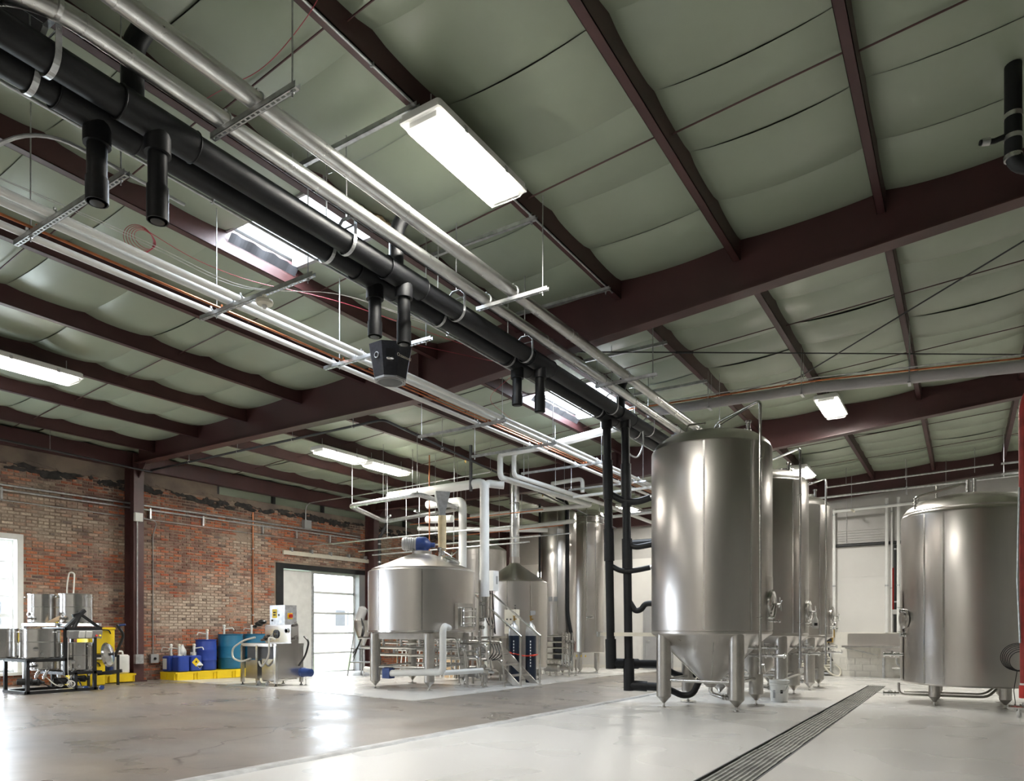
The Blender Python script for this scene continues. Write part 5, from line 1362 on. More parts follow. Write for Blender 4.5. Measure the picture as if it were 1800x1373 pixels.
# ------------------------------------------------------------------ pilot brewing rig by the window
rg = thing('pilot_brew_rig', 'black steel pilot brewing frame with pumps and control panel near the window', 'brewing rig', (-13.3, 6.0, zf(6)))
z0 = zf(6)
def rbar(p, q, w=.05, m='blkp', nm='frame_bar'): return MB().bar((p[0], p[1], p[2] + z0), (q[0], q[1], q[2] + z0), w).build(nm, M[m], rg, smooth=False)
XA, XB = -12.95, -13.75
rbar((XA, 5.42, .04), (XA, 6.55, .04)); rbar((XB, 5.42, .04), (XB, 6.55, .04)); rbar((XA, 5.42, .04), (XB, 5.42, .04)); rbar((XA, 6.52, .04), (XB, 6.52, .04))
for x in (XA, XB):
    rbar((x, 5.44, .02), (x, 5.44, .57)); rbar((x, 6.5, .02), (x, 6.5, 1.05)); rbar((x, 6.02, .3), (x, 6.02, 1.12)); rbar((x, 6.18, .04), (x, 6.18, .34))
    rbar((x, 5.42, .57), (x, 6.04, .57)); rbar((x, 6.02, .33), (x, 6.62, .33)); rbar((x, 6.0, 1.1), (x, 6.62, 1.1))
for y, z in ((5.44, .57), (6.02, .57), (6.02, .33), (6.6, .33), (6.02, 1.1), (6.6, 1.1)): rbar((XA, y, z), (XB, y, z))
rbar((XA, 6.02, 1.1), (XA - .1, 6.38, 1.42), .055); rbar((XA - .1, 6.18, 1.32), (XA - .1, 6.3, 1.36), .05); rbar((XA - .1, 6.3, 1.36), (XA, 6.6, 1.1), .05); rbar((XA, 6.15, 1.1), (XA - .1, 6.3, 1.34), .05)
rbar((-14.45, 6.0, 1.17), (-13.0, 5.9, 1.17), .05, 'galv', 'shelf_rail'); rbar((-14.45, 6.62, 1.17), (-13.0, 6.62, 1.17), .05, 'galv', 'shelf_rail')
rbar((-14.45, 6.0, 1.17), (-14.45, 6.62, 1.17), .05, 'galv', 'shelf_rail'); rbar((-14.0, 5.8, .95), (-13.6, 6.25, 1.3), .07, 'wood', 'timber_brace')
for y in (6.02, 6.6): rbar((-14.45, y, 0), (-14.45, y, 1.17), .05, 'galv', 'shelf_leg')
for x in (-14.2, -13.5):
    rbar((x, 5.15, .02), (x, 5.15, .57), .05, 'galv', 'stand_leg')
rbar((-14.2, 5.15, .57), (-13.5, 5.15, .57), .05, 'galv', 'stand_leg'); rbar((-14.2, 5.15, .57), (-14.2, 5.8, .57), .05, 'galv', 'stand_leg')
MB().box((XA + .01, 6.32, z0 + 1.0), (.06, .58, .14), Matrix.Rotation(.3, 3, 'Y')).build('control_panel', M['grey'], rg, smooth=False)
for y, w in ((6.08, .07), (6.26, .09), (6.38, .09)): 
    pbx = MB().box((XA + .05, y, z0 + 1.0), (.05, w, .11), Matrix.Rotation(.3, 3, 'Y')).build('controller', M['whitep'] if w > .08 else M['grey'], rg, smooth=False)
    MB().box((XA + .078, y, z0 + 1.02), (.004, w * .6, .03), Matrix.Rotation(.3, 3, 'Y')).build('controller_screen', M['greyd'], pbx, smooth=False)
for y, m in ((6.5, 'redpl'), (6.56, 'yellow')): MB().lathe([(.018, 0), (.018, .03), (0, .03)], (XA + .05, y, z0 + .97), 12, (1, 0, .3)).build('lamp_button', M[m], rg)
for y, z in ((5.5, .22), (5.62, .2), (6.05, .2), (6.35, .22)):
    b = MB(); b.lathe([(.02, -.16), (.055, -.15), (.055, 0), (.06, .01), (.06, .05), (.03, .07), (.02, .12), (0, .12)], (XA - .12, y, z0 + z), 14, (.6, 1, 0)); b.build('pump', M['blkp'], rg)
    valve(rg, (XA - .1, y + .1, z0 + z + .05), (.3, .3, 1), .018, .16, (1, 0, 0))
for k in range(5):
    MB().tube(fil([(XA - .1, 5.6 + k * .15, z0 + .3), (XA + .02, 5.7 + k * .14, z0 + .15), (XA - .05, 5.9 + k * .1, z0 + .09), (XA - .2, 6.0 + k * .08, z0 + .22)], .1), .009, 6).build('hose', M['hose' if k % 2 else 'blkp'], rg)
for k in range(3): MB().ring((XA + .05, 6.08 + k * .02, z0 + .15), .06 - k * .008, .006, (1, .2 * k, .1), 18, 5).build('cable_loop', M['wirew'], rg)
MB().tube([(XA + .03, 6.05, z0 + 1.0), (XA + .04, 6.04, z0 + .4), (XA + .03, 6.06, z0 + .15)], .006, 6).build('cable', M['wirew'], rg)
for y, z in ((6.62, .05), (6.35, .06)): MB().lathe([(.04, -.02), (.04, .02)], (XA + .0, y, z0 + z), 14, (1, 0, 0)).build('caster', M['motor'], rg)
MB().tube(fil([(-13.6, 6.35, z0 + 1.3), (-13.6, 6.35, z0 + 1.9), (-13.58, 6.38, z0 + 2.12), (-13.52, 6.44, z0 + 2.1), (-13.5, 6.42, z0 + 1.85), (-13.55, 6.4, z0 + 1.2)], .12), .013, 8).build('hose_loop', M['hose'], rg)
KT = [(-13.28, 5.78, .60, .29, .50, 'near left polished pot on the pilot rig, lower tier'), (-13.88, 5.40, .60, .29, .50, 'polished pot cut by the left picture edge'),
      (-13.28, 6.36, .36, .25, .49, 'low right polished pot under the pilot rig control panel'), (-13.85, 6.1, .36, .24, .49, 'hidden polished pot behind the low right one'),
      (-14.30, 6.28, 1.2, .25, .53, 'upper left polished pot on the pilot rig top shelf'), (-13.72, 6.56, 1.2, .27, .53, 'upper right polished pot on the pilot rig top shelf')]
for x, y, z, r, hh, lb in KT:
    t = thing('brew_pot', lb, 'pot', (x, y, z0 + z), 'polished brew pots'); zz = z0 + z
    MB().lathe([(0, .01), (r - .02, 0), (r, .02), (r, hh - .015), (r + .008, hh - .01), (r + .008, hh), (r - .004, hh), (r - .006, .03), (0, .03)], (x, y, zz), 40).build('pot_body', M['steelb'], t)
    MB().lathe([(r + .002, -.004), (r + .005, 0), (r + .002, .004)], (x, y, zz + hh * .55), 40).build('bead', M['chrome'], t)
    for s in (-1, 1):
        a = math.radians(-40 + s * 65)
        MB().tube(fil([(x + r * math.cos(a - .15), y + r * math.sin(a - .15), zz + hh - .06), (x + (r + .05) * math.cos(a - .15), y + (r + .05) * math.sin(a - .15), zz + hh - .06), (x + (r + .05) * math.cos(a + .15), y + (r + .05) * math.sin(a + .15), zz + hh - .06), (x + r * math.cos(a + .15), y + r * math.sin(a + .15), zz + hh - .06)], .02), .007, 6).build('handle', M['chrome'], t)
    a = math.radians(-62 if x < -13.5 else -20)
    valve(t, (x + r * math.cos(a), y + r * math.sin(a), zz + .08), (math.cos(a), math.sin(a), 0), .014, .13)
    b = MB(); b.lathe([(.035, 0), (.035, .02), (0, .022)], (x + (r + .02) * math.cos(a - .3), y + (r + .02) * math.sin(a - .3), zz + .16), 14, (math.cos(a), math.sin(a), 0)); b.build('thermometer', M['chrome'], t)
ld = thing('pot_lid', 'round steel pot lid leaning at the end of the pilot rig', 'lid', (-13.3, 6.95, z0 + .4))
MB().lathe([(0, .06), (.08, .055), (.2, .03), (.22, .0), (.225, -.005)], (-13.25, 6.88, z0 + .62), 32, (.75, .55, .12)).build('disc', M['steelb'], ld)
MB().lathe([(.02, 0), (.02, .03), (.035, .04), (0, .05)], V((-13.25, 6.88, z0 + .62)) + V((.75, .55, .12)).normalized() * .06, 14, (.75, .55, .12)).build('knob', M['blkp'], ld)
b = MB(); b.bar((-13.2, 6.68, z0 + .28), (-12.95, 6.98, z0 + .33), .08, .06); b.build('lid_rest', M['blkp'], ld, smooth=False)
for x, y, z, w, hh, lb in ((-14.45, 7.28, .62, .52, .52, 'upper yellow tote behind the pilot rig with a black handle'), (-14.5, 7.1, 0, .55, .5, 'lower yellow tote on the floor behind the pilot rig')):
    t = thing('yellow_tote', lb, 'tote', (x, y, zf(y) + z), 'yellow totes'); zz = zf(y) + z
    b = MB(); b.rbox((x, y, zz + hh / 2), (w * .9, w, hh), .05); b.build('bin', M['yellow'], t)
    b = MB(); b.rbox((x, y, zz + hh - .02), (w * .96, w * 1.05, .05), .05); b.build('rim', M['yellow'], t)
    MB().tube(fil([(x + w * .46, y - .16, zz + hh - .1), (x + w * .5, y - .12, zz + hh - .03), (x + w * .5, y + .12, zz + hh - .05), (x + w * .46, y + .16, zz + hh - .12)], .04), .012, 6).build('handle', M['blkp'], t)
fm = thing('cart', 'low black trolley shelf holding up the yellow tote behind the rig', 'trolley', (-14.45, 7.28, zf(7.2)))
MB().bx(-14.75, -14.15, 6.98, 7.58, zf(7.2) + .56, zf(7.2) + .60).build('shelf', M['blkp'], fm, smooth=False)
for x in (-14.73, -14.17):
    for y in (7.0, 7.56): MB().bar((x, y, zf(7.2)), (x, y, zf(7.2) + .58), .04).build('leg', M['blkp'], fm, smooth=False)
MB().tube(fil([(-14.15, 7.5, zf(7.2) + .6), (-14.05, 7.62, zf(7.2) + 1.0), (-14.1, 7.5, zf(7.2) + 1.2)], .1), .03, 8).build('hose_end', M['blkp'], fm)
MB().tube([(-14.1, 7.52, zf(7.2) + 1.18), (-14.0, 7.62, zf(7.2) + 1.2)], .02, 8).build('blue_grip', M['motor'], fm)

# ------------------------------------------------------------------ spill pallets and chemicals
def pallet(lb, x0, x1, y0, y1, hh, n):
    t = thing('spill_pallet', lb, 'pallet', ((x0 + x1) / 2, (y0 + y1) / 2, zf((y0 + y1) / 2)), 'yellow spill pallets'); zz = zf((y0 + y1) / 2) + .01
    MB().bx(x0 + .02, x1 - .02, y0 + .02, y1 - .02, zz, zz + hh - .03).build('tray', M['yellow'], t, smooth=False)
    MB().bx(x0, x1, y0, y1, zz + hh - .035, zz + hh).build('rim', M['yellow'], t, smooth=False)
    for i in range(n):
        a = y0 + (y1 - y0) * i / n
        MB().bx(x1 - .03, x1 + .012, a + .03, a + (y1 - y0) / n - .09, zz + .01, zz + hh - .02).build('wall_panel', M['yellow'], t, smooth=False)
        for s in (.05, .09): MB().bx(x1 - .03, x1 + .004, a - s * 0 + (y1 - y0) / n - s, a + (y1 - y0) / n - s + .015, zz + .02, zz + hh - .05).build('rib', M['yellow'], t, smooth=False)
    for i in range(2):
        a = x0 + (x1 - x0) * i / 2; MB().bx(a + .03, a + (x1 - x0) / 2 - .04, y0 - .012, y0 + .03, zz + .01, zz + hh - .02).build('wall_panel', M['yellow'], t, smooth=False)
    return t, zz + hh
p1, pz1 = pallet('short yellow spill pallet with a white warning label, left of the red column', -15.3, -14.8, 7.1, 8.28, .17, 2)
MB().bx(-14.79, -14.783, 7.42, 7.62, pz1 - .13, pz1 - .03).build('warning_label', M['paper'], p1, smooth=False)
MB().bx(-14.783, -14.781, 7.45, 7.59, pz1 - .06, pz1 - .04).build('label_print', M['redpl'], p1, smooth=False)
p2, pz2 = pallet('long yellow spill pallet under the blue drums', -15.33, -14.72, 9.12, 12.1, .2, 6)
ct = thing('jug', 'white rectangular jug with a loop handle on the short pallet', 'jug', (-15.0, 8.02, pz1), 'plastic jugs')
MB().rbox((-15.0, 8.02, pz1 + .2), (.3, .34, .4), .06, 4).build('body', M['whitep'], ct)
MB().tube(fil([(-15.0, 7.93, pz1 + .39), (-15.0, 7.93, pz1 + .47), (-15.0, 8.1, pz1 + .47), (-15.0, 8.1, pz1 + .39)], .05), .018, 8).build('loop_handle', M['whitep'], ct)
ct = thing('tub', 'white round tub with a yellow print behind the white jug', 'tub', (-15.0, 7.52, pz1))
MB().lathe([(.14, 0), (.15, .32), (.16, .33), (.16, .36), (0, .36)], (-15.0, 7.55, pz1), 28).build('pail', M['whitep'], ct)
patch(ct, (-15.0, 7.55, pz1), .149, -60, 0, .2, .27, 'printed_band', M['yellow'])
for k, (y, m, lb) in enumerate(((7.58, 'whitep', 'small white bottle on the tub behind the pallet jug'), (7.68, 'paper', 'second small white bottle beside it with an orange label'))):
    t = thing('bottle', lb, 'bottle', (-15.02, y, pz1 + .36), 'small bottles')
    MB().lathe([(.035, 0), (.038, .01), (.038, .14), (.02, .17), (.02, .19)], (-15.02, y, pz1 + .36), 16).build('body', M[m], t)
    MB().lathe([(.023, .19), (.023, .225), (0, .227)], (-15.02, y, pz1 + .36), 14).build('cap', M['whitep'], t)
    if k: patch(t, (-15.02, y, pz1 + .36), .0385, -90, 20, .03, .1, 'label', M['orange'])
ct = thing('blue_cup', 'small blue funnel cup beside the white jug', 'cup', (-14.86, 7.72, pz1))
MB().lathe([(.05, .0), (.075, .16), (.07, .16)], (-14.88, 7.76, pz1), 20).build('cup', M['motor'], ct)
ct = thing('blue_jug', 'tall blue container standing behind the small blue cup', 'jug', (-15.12, 7.8, pz1), 'plastic jugs')
MB().rbox((-15.12, 7.78, pz1 + .21), (.2, .2, .42), .04).build('body', M['blue'], ct)

def drum(x, y, r, hh, m, lb):
    t = thing('drum', lb, 'drum', (x, y, pz2), 'plastic drums')
    MB().lathe([(0, 0), (r - .03, 0), (r - .01, .02), (r - .012, hh * .33 - .02), (r, hh * .33), (r - .006, hh * .33 + .02), (r - .004, hh * .66 - .02), (r, hh * .66), (r - .008, hh * .66 + .02), (r - .012, hh - .05), (r - .02, hh - .03), (r - .005, hh - .02), (r - .005, hh), (r - .03, hh), (r - .03, hh - .03), (0, hh - .03)], (x, y, pz2), 40).build('barrel', M[m], t)
    return t
def hand_pump(x, y, z, ang, lb, yel=True):
    t = thing('hand_pump', lb, 'pump', (x, y, z), 'white hand pumps')
    b = MB(); b.lathe([(.035, 0), (.035, .02), (.025, .03), (.025, .14), (.03, .15), (.03, .21), (.02, .22)], (x, y, z), 14); b.build('barrel', M['whitep'], t)
    MB().lathe([(.02, .21), (.036, .225), (.036, .25), (.02, .27), (0, .27)], (x, y, z), 14).build('knob', M['cream' if yel else 'whitep'], t)
    d = V((math.cos(ang), math.sin(ang), 0))
    MB().tube(fil([V((x, y, z + .16)), V((x, y, z + .19)) + d * .2, V((x, y, z + .13)) + d * .22], .03), .013, 8).build('spout', M['whitep'], t)
d_ = drum(-15.02, 10.06, .24, .72, 'blue', 'bright blue drum in the middle of the long yellow pallet')
hand_pump(-15.0, 10.08, pz2 + .69, math.radians(-120), 'white hand pump with yellow knob on the bright blue drum')
d_ = drum(-15.02, 10.72, .295, .84, 'teal', 'front teal drum with torn dark lid on the long pallet')
b = MB(); b.add([(-14.95, 10.5, pz2 + .845), (-14.8, 10.6, pz2 + .74), (-14.76, 10.78, pz2 + .80), (-14.82, 10.95, pz2 + .845), (-15.0, 10.8, pz2 + .86)], [(0, 1, 2, 3, 4)]); b.build('torn_lid', M['greyd'], d_, smooth=False)
hand_pump(-15.1, 10.6, pz2 + .8, math.radians(60), 'white hand pump on the front teal drum', False)
drum(-15.02, 11.42, .295, .84, 'teal', 'rear teal drum half hidden by the keg washer')
hand_pump(-15.02, 11.32, pz2 + .8, math.radians(200), 'white hand pump on the rear teal drum', False)
def carboy(x, y, lb, lab):
    t = thing('carboy', lb, 'canister', (x, y, pz2), 'blue square canisters')
    MB().rbox((x, y, pz2 + .18), (.28, .28, .36), .05, 4).build('body', M['blue'], t)
    MB().lathe([(.035, .36), (.035, .39), (0, .39)], (x, y, pz2), 14).build('cap', M['cream'], t)
    if lab == 'white': MB().bx(x - .09, x + .06, y - .143, y - .14, pz2 + .06, pz2 + .3).build('label', M['paper'], t, smooth=False)
    if lab == 'hazard':
        MB().box((x + .142, y - .02, pz2 + .21), (.004, .15, .15), Matrix.Rotation(math.radians(45), 3, 'X')).build('yellow_diamond', M['yellow'], t, smooth=False)
        MB().box((x + .143, y + .07, pz2 + .14), (.004, .12, .12), Matrix.Rotation(math.radians(45), 3, 'X')).build('white_diamond', M['paper'], t, smooth=False)
        MB().ext([(x + .146, y + .0, pz2 + .13), (x + .146, y + .14, pz2 + .13), (x + .146, y + .07, pz2 + .065)], (.002, 0, 0)).build('corrosive_mark', M['ink'], t, smooth=False)
        MB().ext([(x + .146, y - .05, pz2 + .2), (x + .146, y + .01, pz2 + .2), (x + .146, y - .02, pz2 + .26)], (.002, 0, 0)).build('flame_mark', M['ink'], t, smooth=False)
        MB().bx(x - .1, x - .0, y - .143, y - .14, pz2 + .08, pz2 + .3).build('label', M['paper'], t, smooth=False)
carboy(-15.16, 9.28, 'blue square canister at the wall end of the pallet with a torn white label', 'white')
carboy(-14.88, 9.34, 'front plain blue square canister on the pallet corner', None)
carboy(-14.9, 9.66, 'blue square canister with yellow and white hazard diamonds', 'hazard')
hand_pump(-15.16, 9.28, pz2 + .36, math.radians(-150), 'white hand pump on the canister nearest the wall', False)
hand_pump(-14.88, 9.30, pz2 + .36, math.radians(-140), 'white hand pump with yellow knob on the front canister')
hand_pump(-14.9, 9.68, pz2 + .36, math.radians(30), 'white hand pump with yellow knob on the hazard canister')
for x, y, m, lb in ((-15.16, 9.55, 'whitep', 'frosted jug behind the canisters with a pale cap'), (-15.12, 9.83, 'greyd', 'frosted jug holding dark liquid behind the canisters')):
    t = thing('gallon_jug', lb, 'jug', (x, y, pz2), 'gallon jugs')
    MB().bx(x - .1, x + .1, y - .1, y + .1, pz2, pz2 + .3).build('crate', M['blue'], t, smooth=False)
    MB().lathe([(.085, .30), (.09, .31), (.09, .43)], (x, y, pz2), 20).build('lower_body', M['paper'], t)
    MB().lathe([(.09, .43), (.088, .47), (.04, .56), (.03, .58)], (x, y, pz2), 20).build('shoulder', M[m], t)
    MB().lathe([(.032, .58), (.032, .61), (0, .612)], (x, y, pz2), 14).build('cap', M['whitep'], t)
    patch(t, (x, y, pz2), .0905, -90, -10, .34, .37, 'printed_line', M['ink'])

# ------------------------------------------------------------------ keg washer
kw = thing('keg_washer', 'stainless keg washer on wheels with a yellow notice on its control box', 'keg washer', (-12.1, 9.6, zf(9.6)))
z0 = zf(9.6) + .006
def kbx(a, nm, m='steel', **k): return MB().bx(a[0], a[1], a[2], a[3], z0 + a[4], z0 + a[5]).build(nm, M[m], kw, smooth=False)
kbx((-12.62, -11.52, 9.26, 9.95, .80, .86), 'table_top'); kbx((-12.52, -12.18, 9.29, 9.9, .14, .52), 'lower_tank', 'steelb'); kbx((-12.0, -11.62, 9.29, 9.9, .12, .55), 'lower_tank', 'steelb')
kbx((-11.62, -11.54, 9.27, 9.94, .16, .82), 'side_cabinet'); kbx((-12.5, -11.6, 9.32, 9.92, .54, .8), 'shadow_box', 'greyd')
for x in (-12.6, -12.12, -11.56):
    for y in (9.28, 9.92):
        lg = MB().bar((x, y, z0 + .06), (x, y, z0 + .82), .06).build('leg', M['steelb'], kw, smooth=False)
        MB().lathe([(.035, 0), (.035, .015), (.012, .02), (.012, .07)], (x, y, z0), 10).build('levelling_foot', M['blkp'], lg)
up = kbx((-12.3, -11.5, 9.62, 9.8, .86, 1.24), 'upper_panel'); kbx((-12.3, -11.5, 9.60, 9.62, .88, 1.22), 'panel_face', 'steelb')
MB().lathe([(.09, 0), (.09, .02), (.06, .025)], (-11.94, 9.6, z0 + 1.05), 20, (0, -1, 0)).build('fan_guard', M['blkp'], kw)
for k in range(5):
    a = k * 1.2566; MB().bar((-11.94, 9.57, z0 + 1.05), (-11.94 + .08 * math.cos(a), 9.57, z0 + 1.05 + .08 * math.sin(a)), .025, .004).build('fan_blade', M['steelb'], kw, smooth=False)
g = MB().lathe([(.05, 0), (.05, .03), (.045, .032)], (-11.6, 9.6, z0 + 1.12), 18, (0, -1, 0)).build('pressure_gauge', M['chrome'], kw)
MB().lathe([(0, .034), (.04, .034)], (-11.6, 9.6, z0 + 1.12), 18, (0, -1, 0)).build('gauge_dial', M['paper'], g)
cbx = kbx((-12.08, -11.62, 9.55, 9.85, 1.24, 1.64), 'control_box', 'galv')
MB().bx(-12.0, -11.86, 9.545, 9.55, z0 + 1.38, z0 + 1.56).build('yellow_notice', M['yellow'], cbx, smooth=False)
for zz_ in (1.43, 1.48): MB().bx(-11.97, -11.89, 9.542, 9.545, z0 + zz_, z0 + zz_ + .025).build('notice_print', M['ink'], cbx, smooth=False)
MB().bx(-11.82, -11.78, 9.545, 9.55, z0 + 1.42, z0 + 1.46).build('rocker_switch', M['blkp'], cbx, smooth=False)
MB().lathe([(.02, 0), (.02, .02), (0, .02)], (-12.0, 9.55, z0 + 1.33), 12, (0, -1, 0)).build('key_switch', M['blkp'], cbx)
MB().bx(-11.62, -11.612, 9.62, 9.74, z0 + 1.36, z0 + 1.48).build('isolator_plate', M['yellow'], cbx, smooth=False)
MB().lathe([(.04, 0), (.04, .04), (0, .042)], (-11.612, 9.68, z0 + 1.42), 16, (1, 0, 0)).build('isolator_knob', M['redpl'], cbx)
gl = MB(); gl.sphere((-12.42, 9.55, z0 + 1.26), .09, 12, .6); gl.sphere((-12.28, 9.52, z0 + 1.3), .09, 12, .6); gl.sphere((-12.5, 9.5, z0 + 1.2), .05, 10, .7)
gl.build('rag', M['blkp'], kw)
for k, pts in enumerate(([(-12.35, 9.4, .98), (-12.6, 9.3, .92), (-12.9, 9.25, .75), (-12.9, 9.25, .55), (-12.6, 9.24, .47), (-12.3, 9.25, .55)], [(-11.6, 9.3, .95), (-11.7, 9.22, 1.0), (-11.65, 9.2, .6), (-11.9, 9.2, .38), (-12.0, 9.22, .5)], [(-11.45, 9.9, 1.0), (-11.3, 9.9, .9), (-11.35, 9.85, .6), (-11.5, 9.8, .4)])):
    MB().tube(fil([(a, c, z0 + d) for a, c, d in pts], .18, 6), .02, 8).build('hose', M['hose' if k < 2 else 'blkp'], kw)
for x, z in ((-11.45, 1.22), (-11.45, .95), (-12.3, .98), (-12.4, .92)): valve(kw, (x, 9.58, z0 + z), (1, -.2, .1), .018, .2)
b = MB(); b.lathe([(.03, -.3), (.08, -.28), (.09, -.05), (.1, -.04), (.1, .04), (.04, .06), (0, .06)], (-11.52, 9.92, z0 + .26), 16, (-1, .1, 0)); b.build('pump_motor', M['motor'], kw)
MB().lathe([(.03, 0), (.03, .01), (.01, .02), (.01, .2)], (-11.42, 9.92, z0), 10).build('pump_foot', M['steelb'], kw)
for x in (-12.1, -11.85): 
    MB().tube(fil([(x, 9.4, z0 + .1), (x + .2, 9.4, z0 + .12), (x + .25, 9.6, z0 + .14)], .05), .022, 8).build('drain_pipe', M['steelb'], kw)
    MB().lathe([(.045, -.015), (.045, .015)], (x, 9.3, z0 + .05), 12, (1, .3, 0)).build('caster', M['galv'], kw)

# ------------------------------------------------------------------ sink and services on the far wall
YS = YB - .16
sn_ = thing('sink', 'stainless wall sink with drainboard and backsplash on the far wall', 'sink', (-1.7, YS - .4, zf(YB)))
zs = .66
MB().bx(-3.0, -.6, YS - .66, YS, zs - .03, zs).build('drainboard', M['steel'], sn_, smooth=False)
MB().bx(-2.95, -.6, YS - .04, YS - .01, zs, zs + .36).build('backsplash', M['steel'], sn_, smooth=False)
MB().bx(-2.02, -.6, YS - .62, YS - .04, zs - .32, zs - .03).build('basin', M['steel'], sn_, smooth=False)
MB().bx(-3.03, -.58, YS - .69, YS - .65, zs - .04, zs + .015).build('rolled_edge', M['steelb'], sn_, smooth=False)
MB().bar((-2.95, YS - .6, zs - .05), (-2.1, YS - .5, zs - .26), .035).build('brace', M['steelb'], sn_, smooth=False)
for x in (-1.96, -.75): MB().cyl((x, YS - .55, zf(YB) + .0), (x, YS - .55, zs - .3), .035).build('leg', M['galv'], sn_)
b = MB(); b.lathe([(.02, 0), (.045, .04), (.045, .06)], (-1.5, YS - .62, zs - .12), 14, (0, -1, 0)); b.build('overflow', M['chrome'], sn_)
fc = MB().tube(fil([(-1.45, YS - .05, zs + .16), (-1.45, YS - .12, zs + .16), (-1.1, YS - .12, zs + .16), (-1.1, YS - .05, zs + .16)], .03), .018, 10).build('faucet_body', M['chrome'], sn_)
MB().tube(fil([(-1.28, YS - .12, zs + .16), (-1.28, YS - .14, zs + .32), (-1.28, YS - .35, zs + .36), (-1.1, YS - .5, zs + .34)], .05), .014, 8).build('faucet_spout', M['blkp'], fc)
MB().tube([(-1.08, YS - .13, zs + .22), (-1.06, YS - .15, zs + .02)], .026, 10).build('spray_head', M['blkp'], fc)
for x in (-1.45, -1.1): MB().bar((x - .05, YS - .13, zs + .21), (x + .05, YS - .13, zs + .21), .02).build('tap_handle', M['chrome'], fc, smooth=False)
for x in (-1.65, -.95): MB().tube(fil([(x, YS - .3, zs - .32), (x, YS - .3, zs - .5), (x + .1, YS - .3, zs - .55), (x + .1, YS - .3, zs - .8)], .05), .026, 10).build('waste_pipe', M['galv'], sn_)
MB().tube(fil([(-1.4, YS - .3, zs - .32), (-1.4, YS - .3, zs - .42), (-1.52, YS - .3, zs - .45), (-1.52, YS - .3, zs - .72)], .04), .012, 8).build('supply_pipe', M['blkpipe'], sn_)
MB().tube([(-1.75, YS - .4, zs - .62), (-.7, YS - .45, zs - .62)], .026, 10).build('rail', M['steelb'], sn_)
def wallpipe(lb, x, y, za, zb_, r=.045, m='white', cap=None, grp='upright pipes on the far wall'):
    t = thing('wall_pipe', lb, 'pipe', (x, y, za), grp)
    MB().cyl((x, y, za), (x, y, zb_), r).build('run', M[m], t)
    for z in (za + (zb_ - za) * .35, za + (zb_ - za) * .95): MB().lathe([(r + .008, -.02), (r + .008, .02)], (x, y, z), 12).build('coupling', M['galv'], t)
    if cap:
        MB().sphere((x, y - .03, za - .03), .035).build('valve_knob', M[cap], t)
        MB().cyl((x, y, za - .3), (x, y, za), .02).build('brass_tail', M['brass'], t)
    return t
wallpipe('shorter white upright pipe with a red valve beside the hose rack', -3.62, YB - .22, 1.2, 4.05, .042, cap='redpl')
wallpipe('taller white upright pipe with a blue valve beside the hose rack', -3.32, YB - .22, 1.2, 4.75, .042, cap='motor')
wallpipe('left white upright pipe of the trio behind the sink', -1.92, YB - .22, 1.05, 4.95)
wallpipe('middle slim white upright pipe of the trio behind the sink', -1.80, YB - .1, 1.05, 4.75, .03)
wallpipe('right white upright pipe of the trio behind the sink', -1.62, YB - .22, 1.05, 4.95)
wallpipe('black upright pipe between the white pipes behind the sink', -1.71, YB - .08, 1.05, 3.6, .04, 'blkpipe')
mx = thing('mixing_valve', 'brass water mixing valve joining the red and blue valves', 'valve', (-3.47, YB - .22, .6))
MB().box((-3.47, YB - .24, .82), (.26, .1, .14)).build('body', M['brass'], mx, smooth=False)
MB().box((-3.47, YB - .30, .82), (.2, .02, .1)).build('plate', M['blkp'], mx, smooth=False)
MB().tube(fil([(-3.47, YB - .24, .75), (-3.47, YB - .24, .4), (-3.35, YB - .3, .2)], .1), .022, 8).build('outlet', M['blkp'], mx)
hr = thing('hose_rack', 'wall rack holding coiled cream washdown hose', 'hose rack', (-3.8, YB - .25, 0))
for k in range(7): MB().tube(fil([(-4.4, YB - .2 - .03 * (k % 3), .38 - k * .075), (-3.4, YB - .22 - .03 * (k % 3), .36 - k * .075)], .1), .03, 8).build('hose_turn', M['cream'], hr)
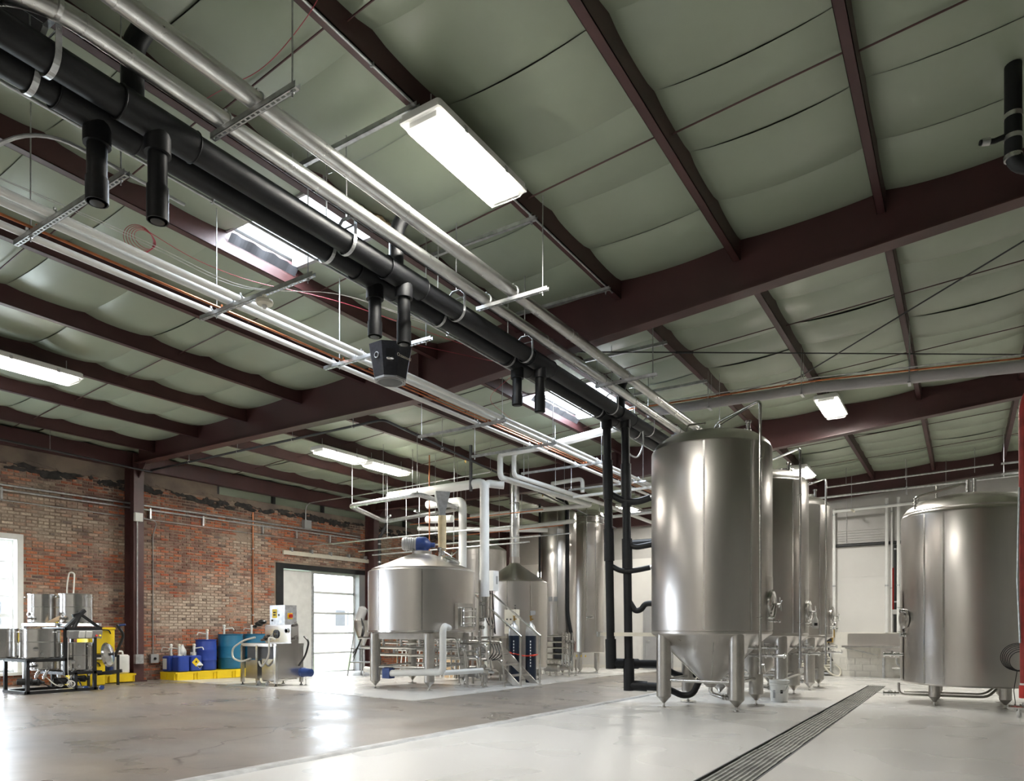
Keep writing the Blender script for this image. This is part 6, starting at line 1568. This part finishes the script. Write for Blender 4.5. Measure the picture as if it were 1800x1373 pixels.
MB().tube(fil([(-4.0, YB - .3, .5), (-3.7, YB - .36, .2), (-3.4, YB - .36, -.2), (-3.15, YB - .3, -.28), (-3.12, YB - .25, -.05), (-3.3, YB - .22, .1)], .15), .026, 8).build('hose_tail', M['cream'], hr)
for x in (-4.35, -3.42): MB().bx(x, x + .04, YB - .34, YB - .12, -.15, .45).build('rack_arm', M['galv'], hr, smooth=False)
MB().bx(-4.4, -3.36, YB - .36, YB - .12, -.2, -.15).build('rack_tray', M['galv'], hr, smooth=False)
pb2 = thing('pipe_header', 'black pipe running along the far wall below the siding', 'pipe', (-2, YB - .08, 3.63))
MB().tube([(-4.6, YB - .06, 3.64), (-.6, YB - .06, 3.68)], .045, 12).build('run', M['blkpipe'], pb2)
for x in (-3.0, -1.3): MB().cyl((x, YB - .06, 3.68), (x, YB - .06, 5.3), .006, n=6).build('rod', M['galv'], pb2)
for k, (z, x0, x1, y, lb) in enumerate(((5.16, -3.3, .6, 21.6, 'pale strut rail highest before the far beam'), (4.92, -4.6, 1.9, 22.0, 'long pale pipe across before the far beam'), (4.62, -3.3, 2.4, 22.7, 'white pipe with side outlets along the far wall'))):
    t = thing('cross_pipe', lb, 'pipe', ((x0 + x1) / 2, y, z), 'pale pipes before the far wall')
    MB().tube([(x0, y, z), (x1, y, z + .16)], (.022, .03, .04)[k], 10).build('run', M['galv' if k < 2 else 'white'], t)
    for x in (x0 + .5, (x0 + x1) / 2, x1 - .4):
        MB().cyl((x, y, z), (x, y, zr(x) - .05), .007, n=6).build('rod', M['galv'], t)
        if k == 2: MB().tube([(x, y, z + .02), (x + .1, y - .25, z - .08)], .03, 8).build('outlet', M['cream'], t)
        if k == 1: MB().bx(x - .02, x + .02, y - .05, y + .05, z - .1, z + .12).build('clamp', M['galv'], t, smooth=False)
rk2 = thing('strut_rack', 'small strut trapeze under the roof at the far right', 'hanger', (1.0, 20, 5.0))
for z in (4.75, 5.0): MB().bx(.7, 1.6, 20.0, 20.04, z, z + .04).build('channel', M['galv'], rk2, smooth=False)
for x in (.75, 1.15): MB().cyl((x, 20.02, 4.7), (x, 20.02, zr(x) - .05), .007, n=6).build('rod', M['galv'], rk2)
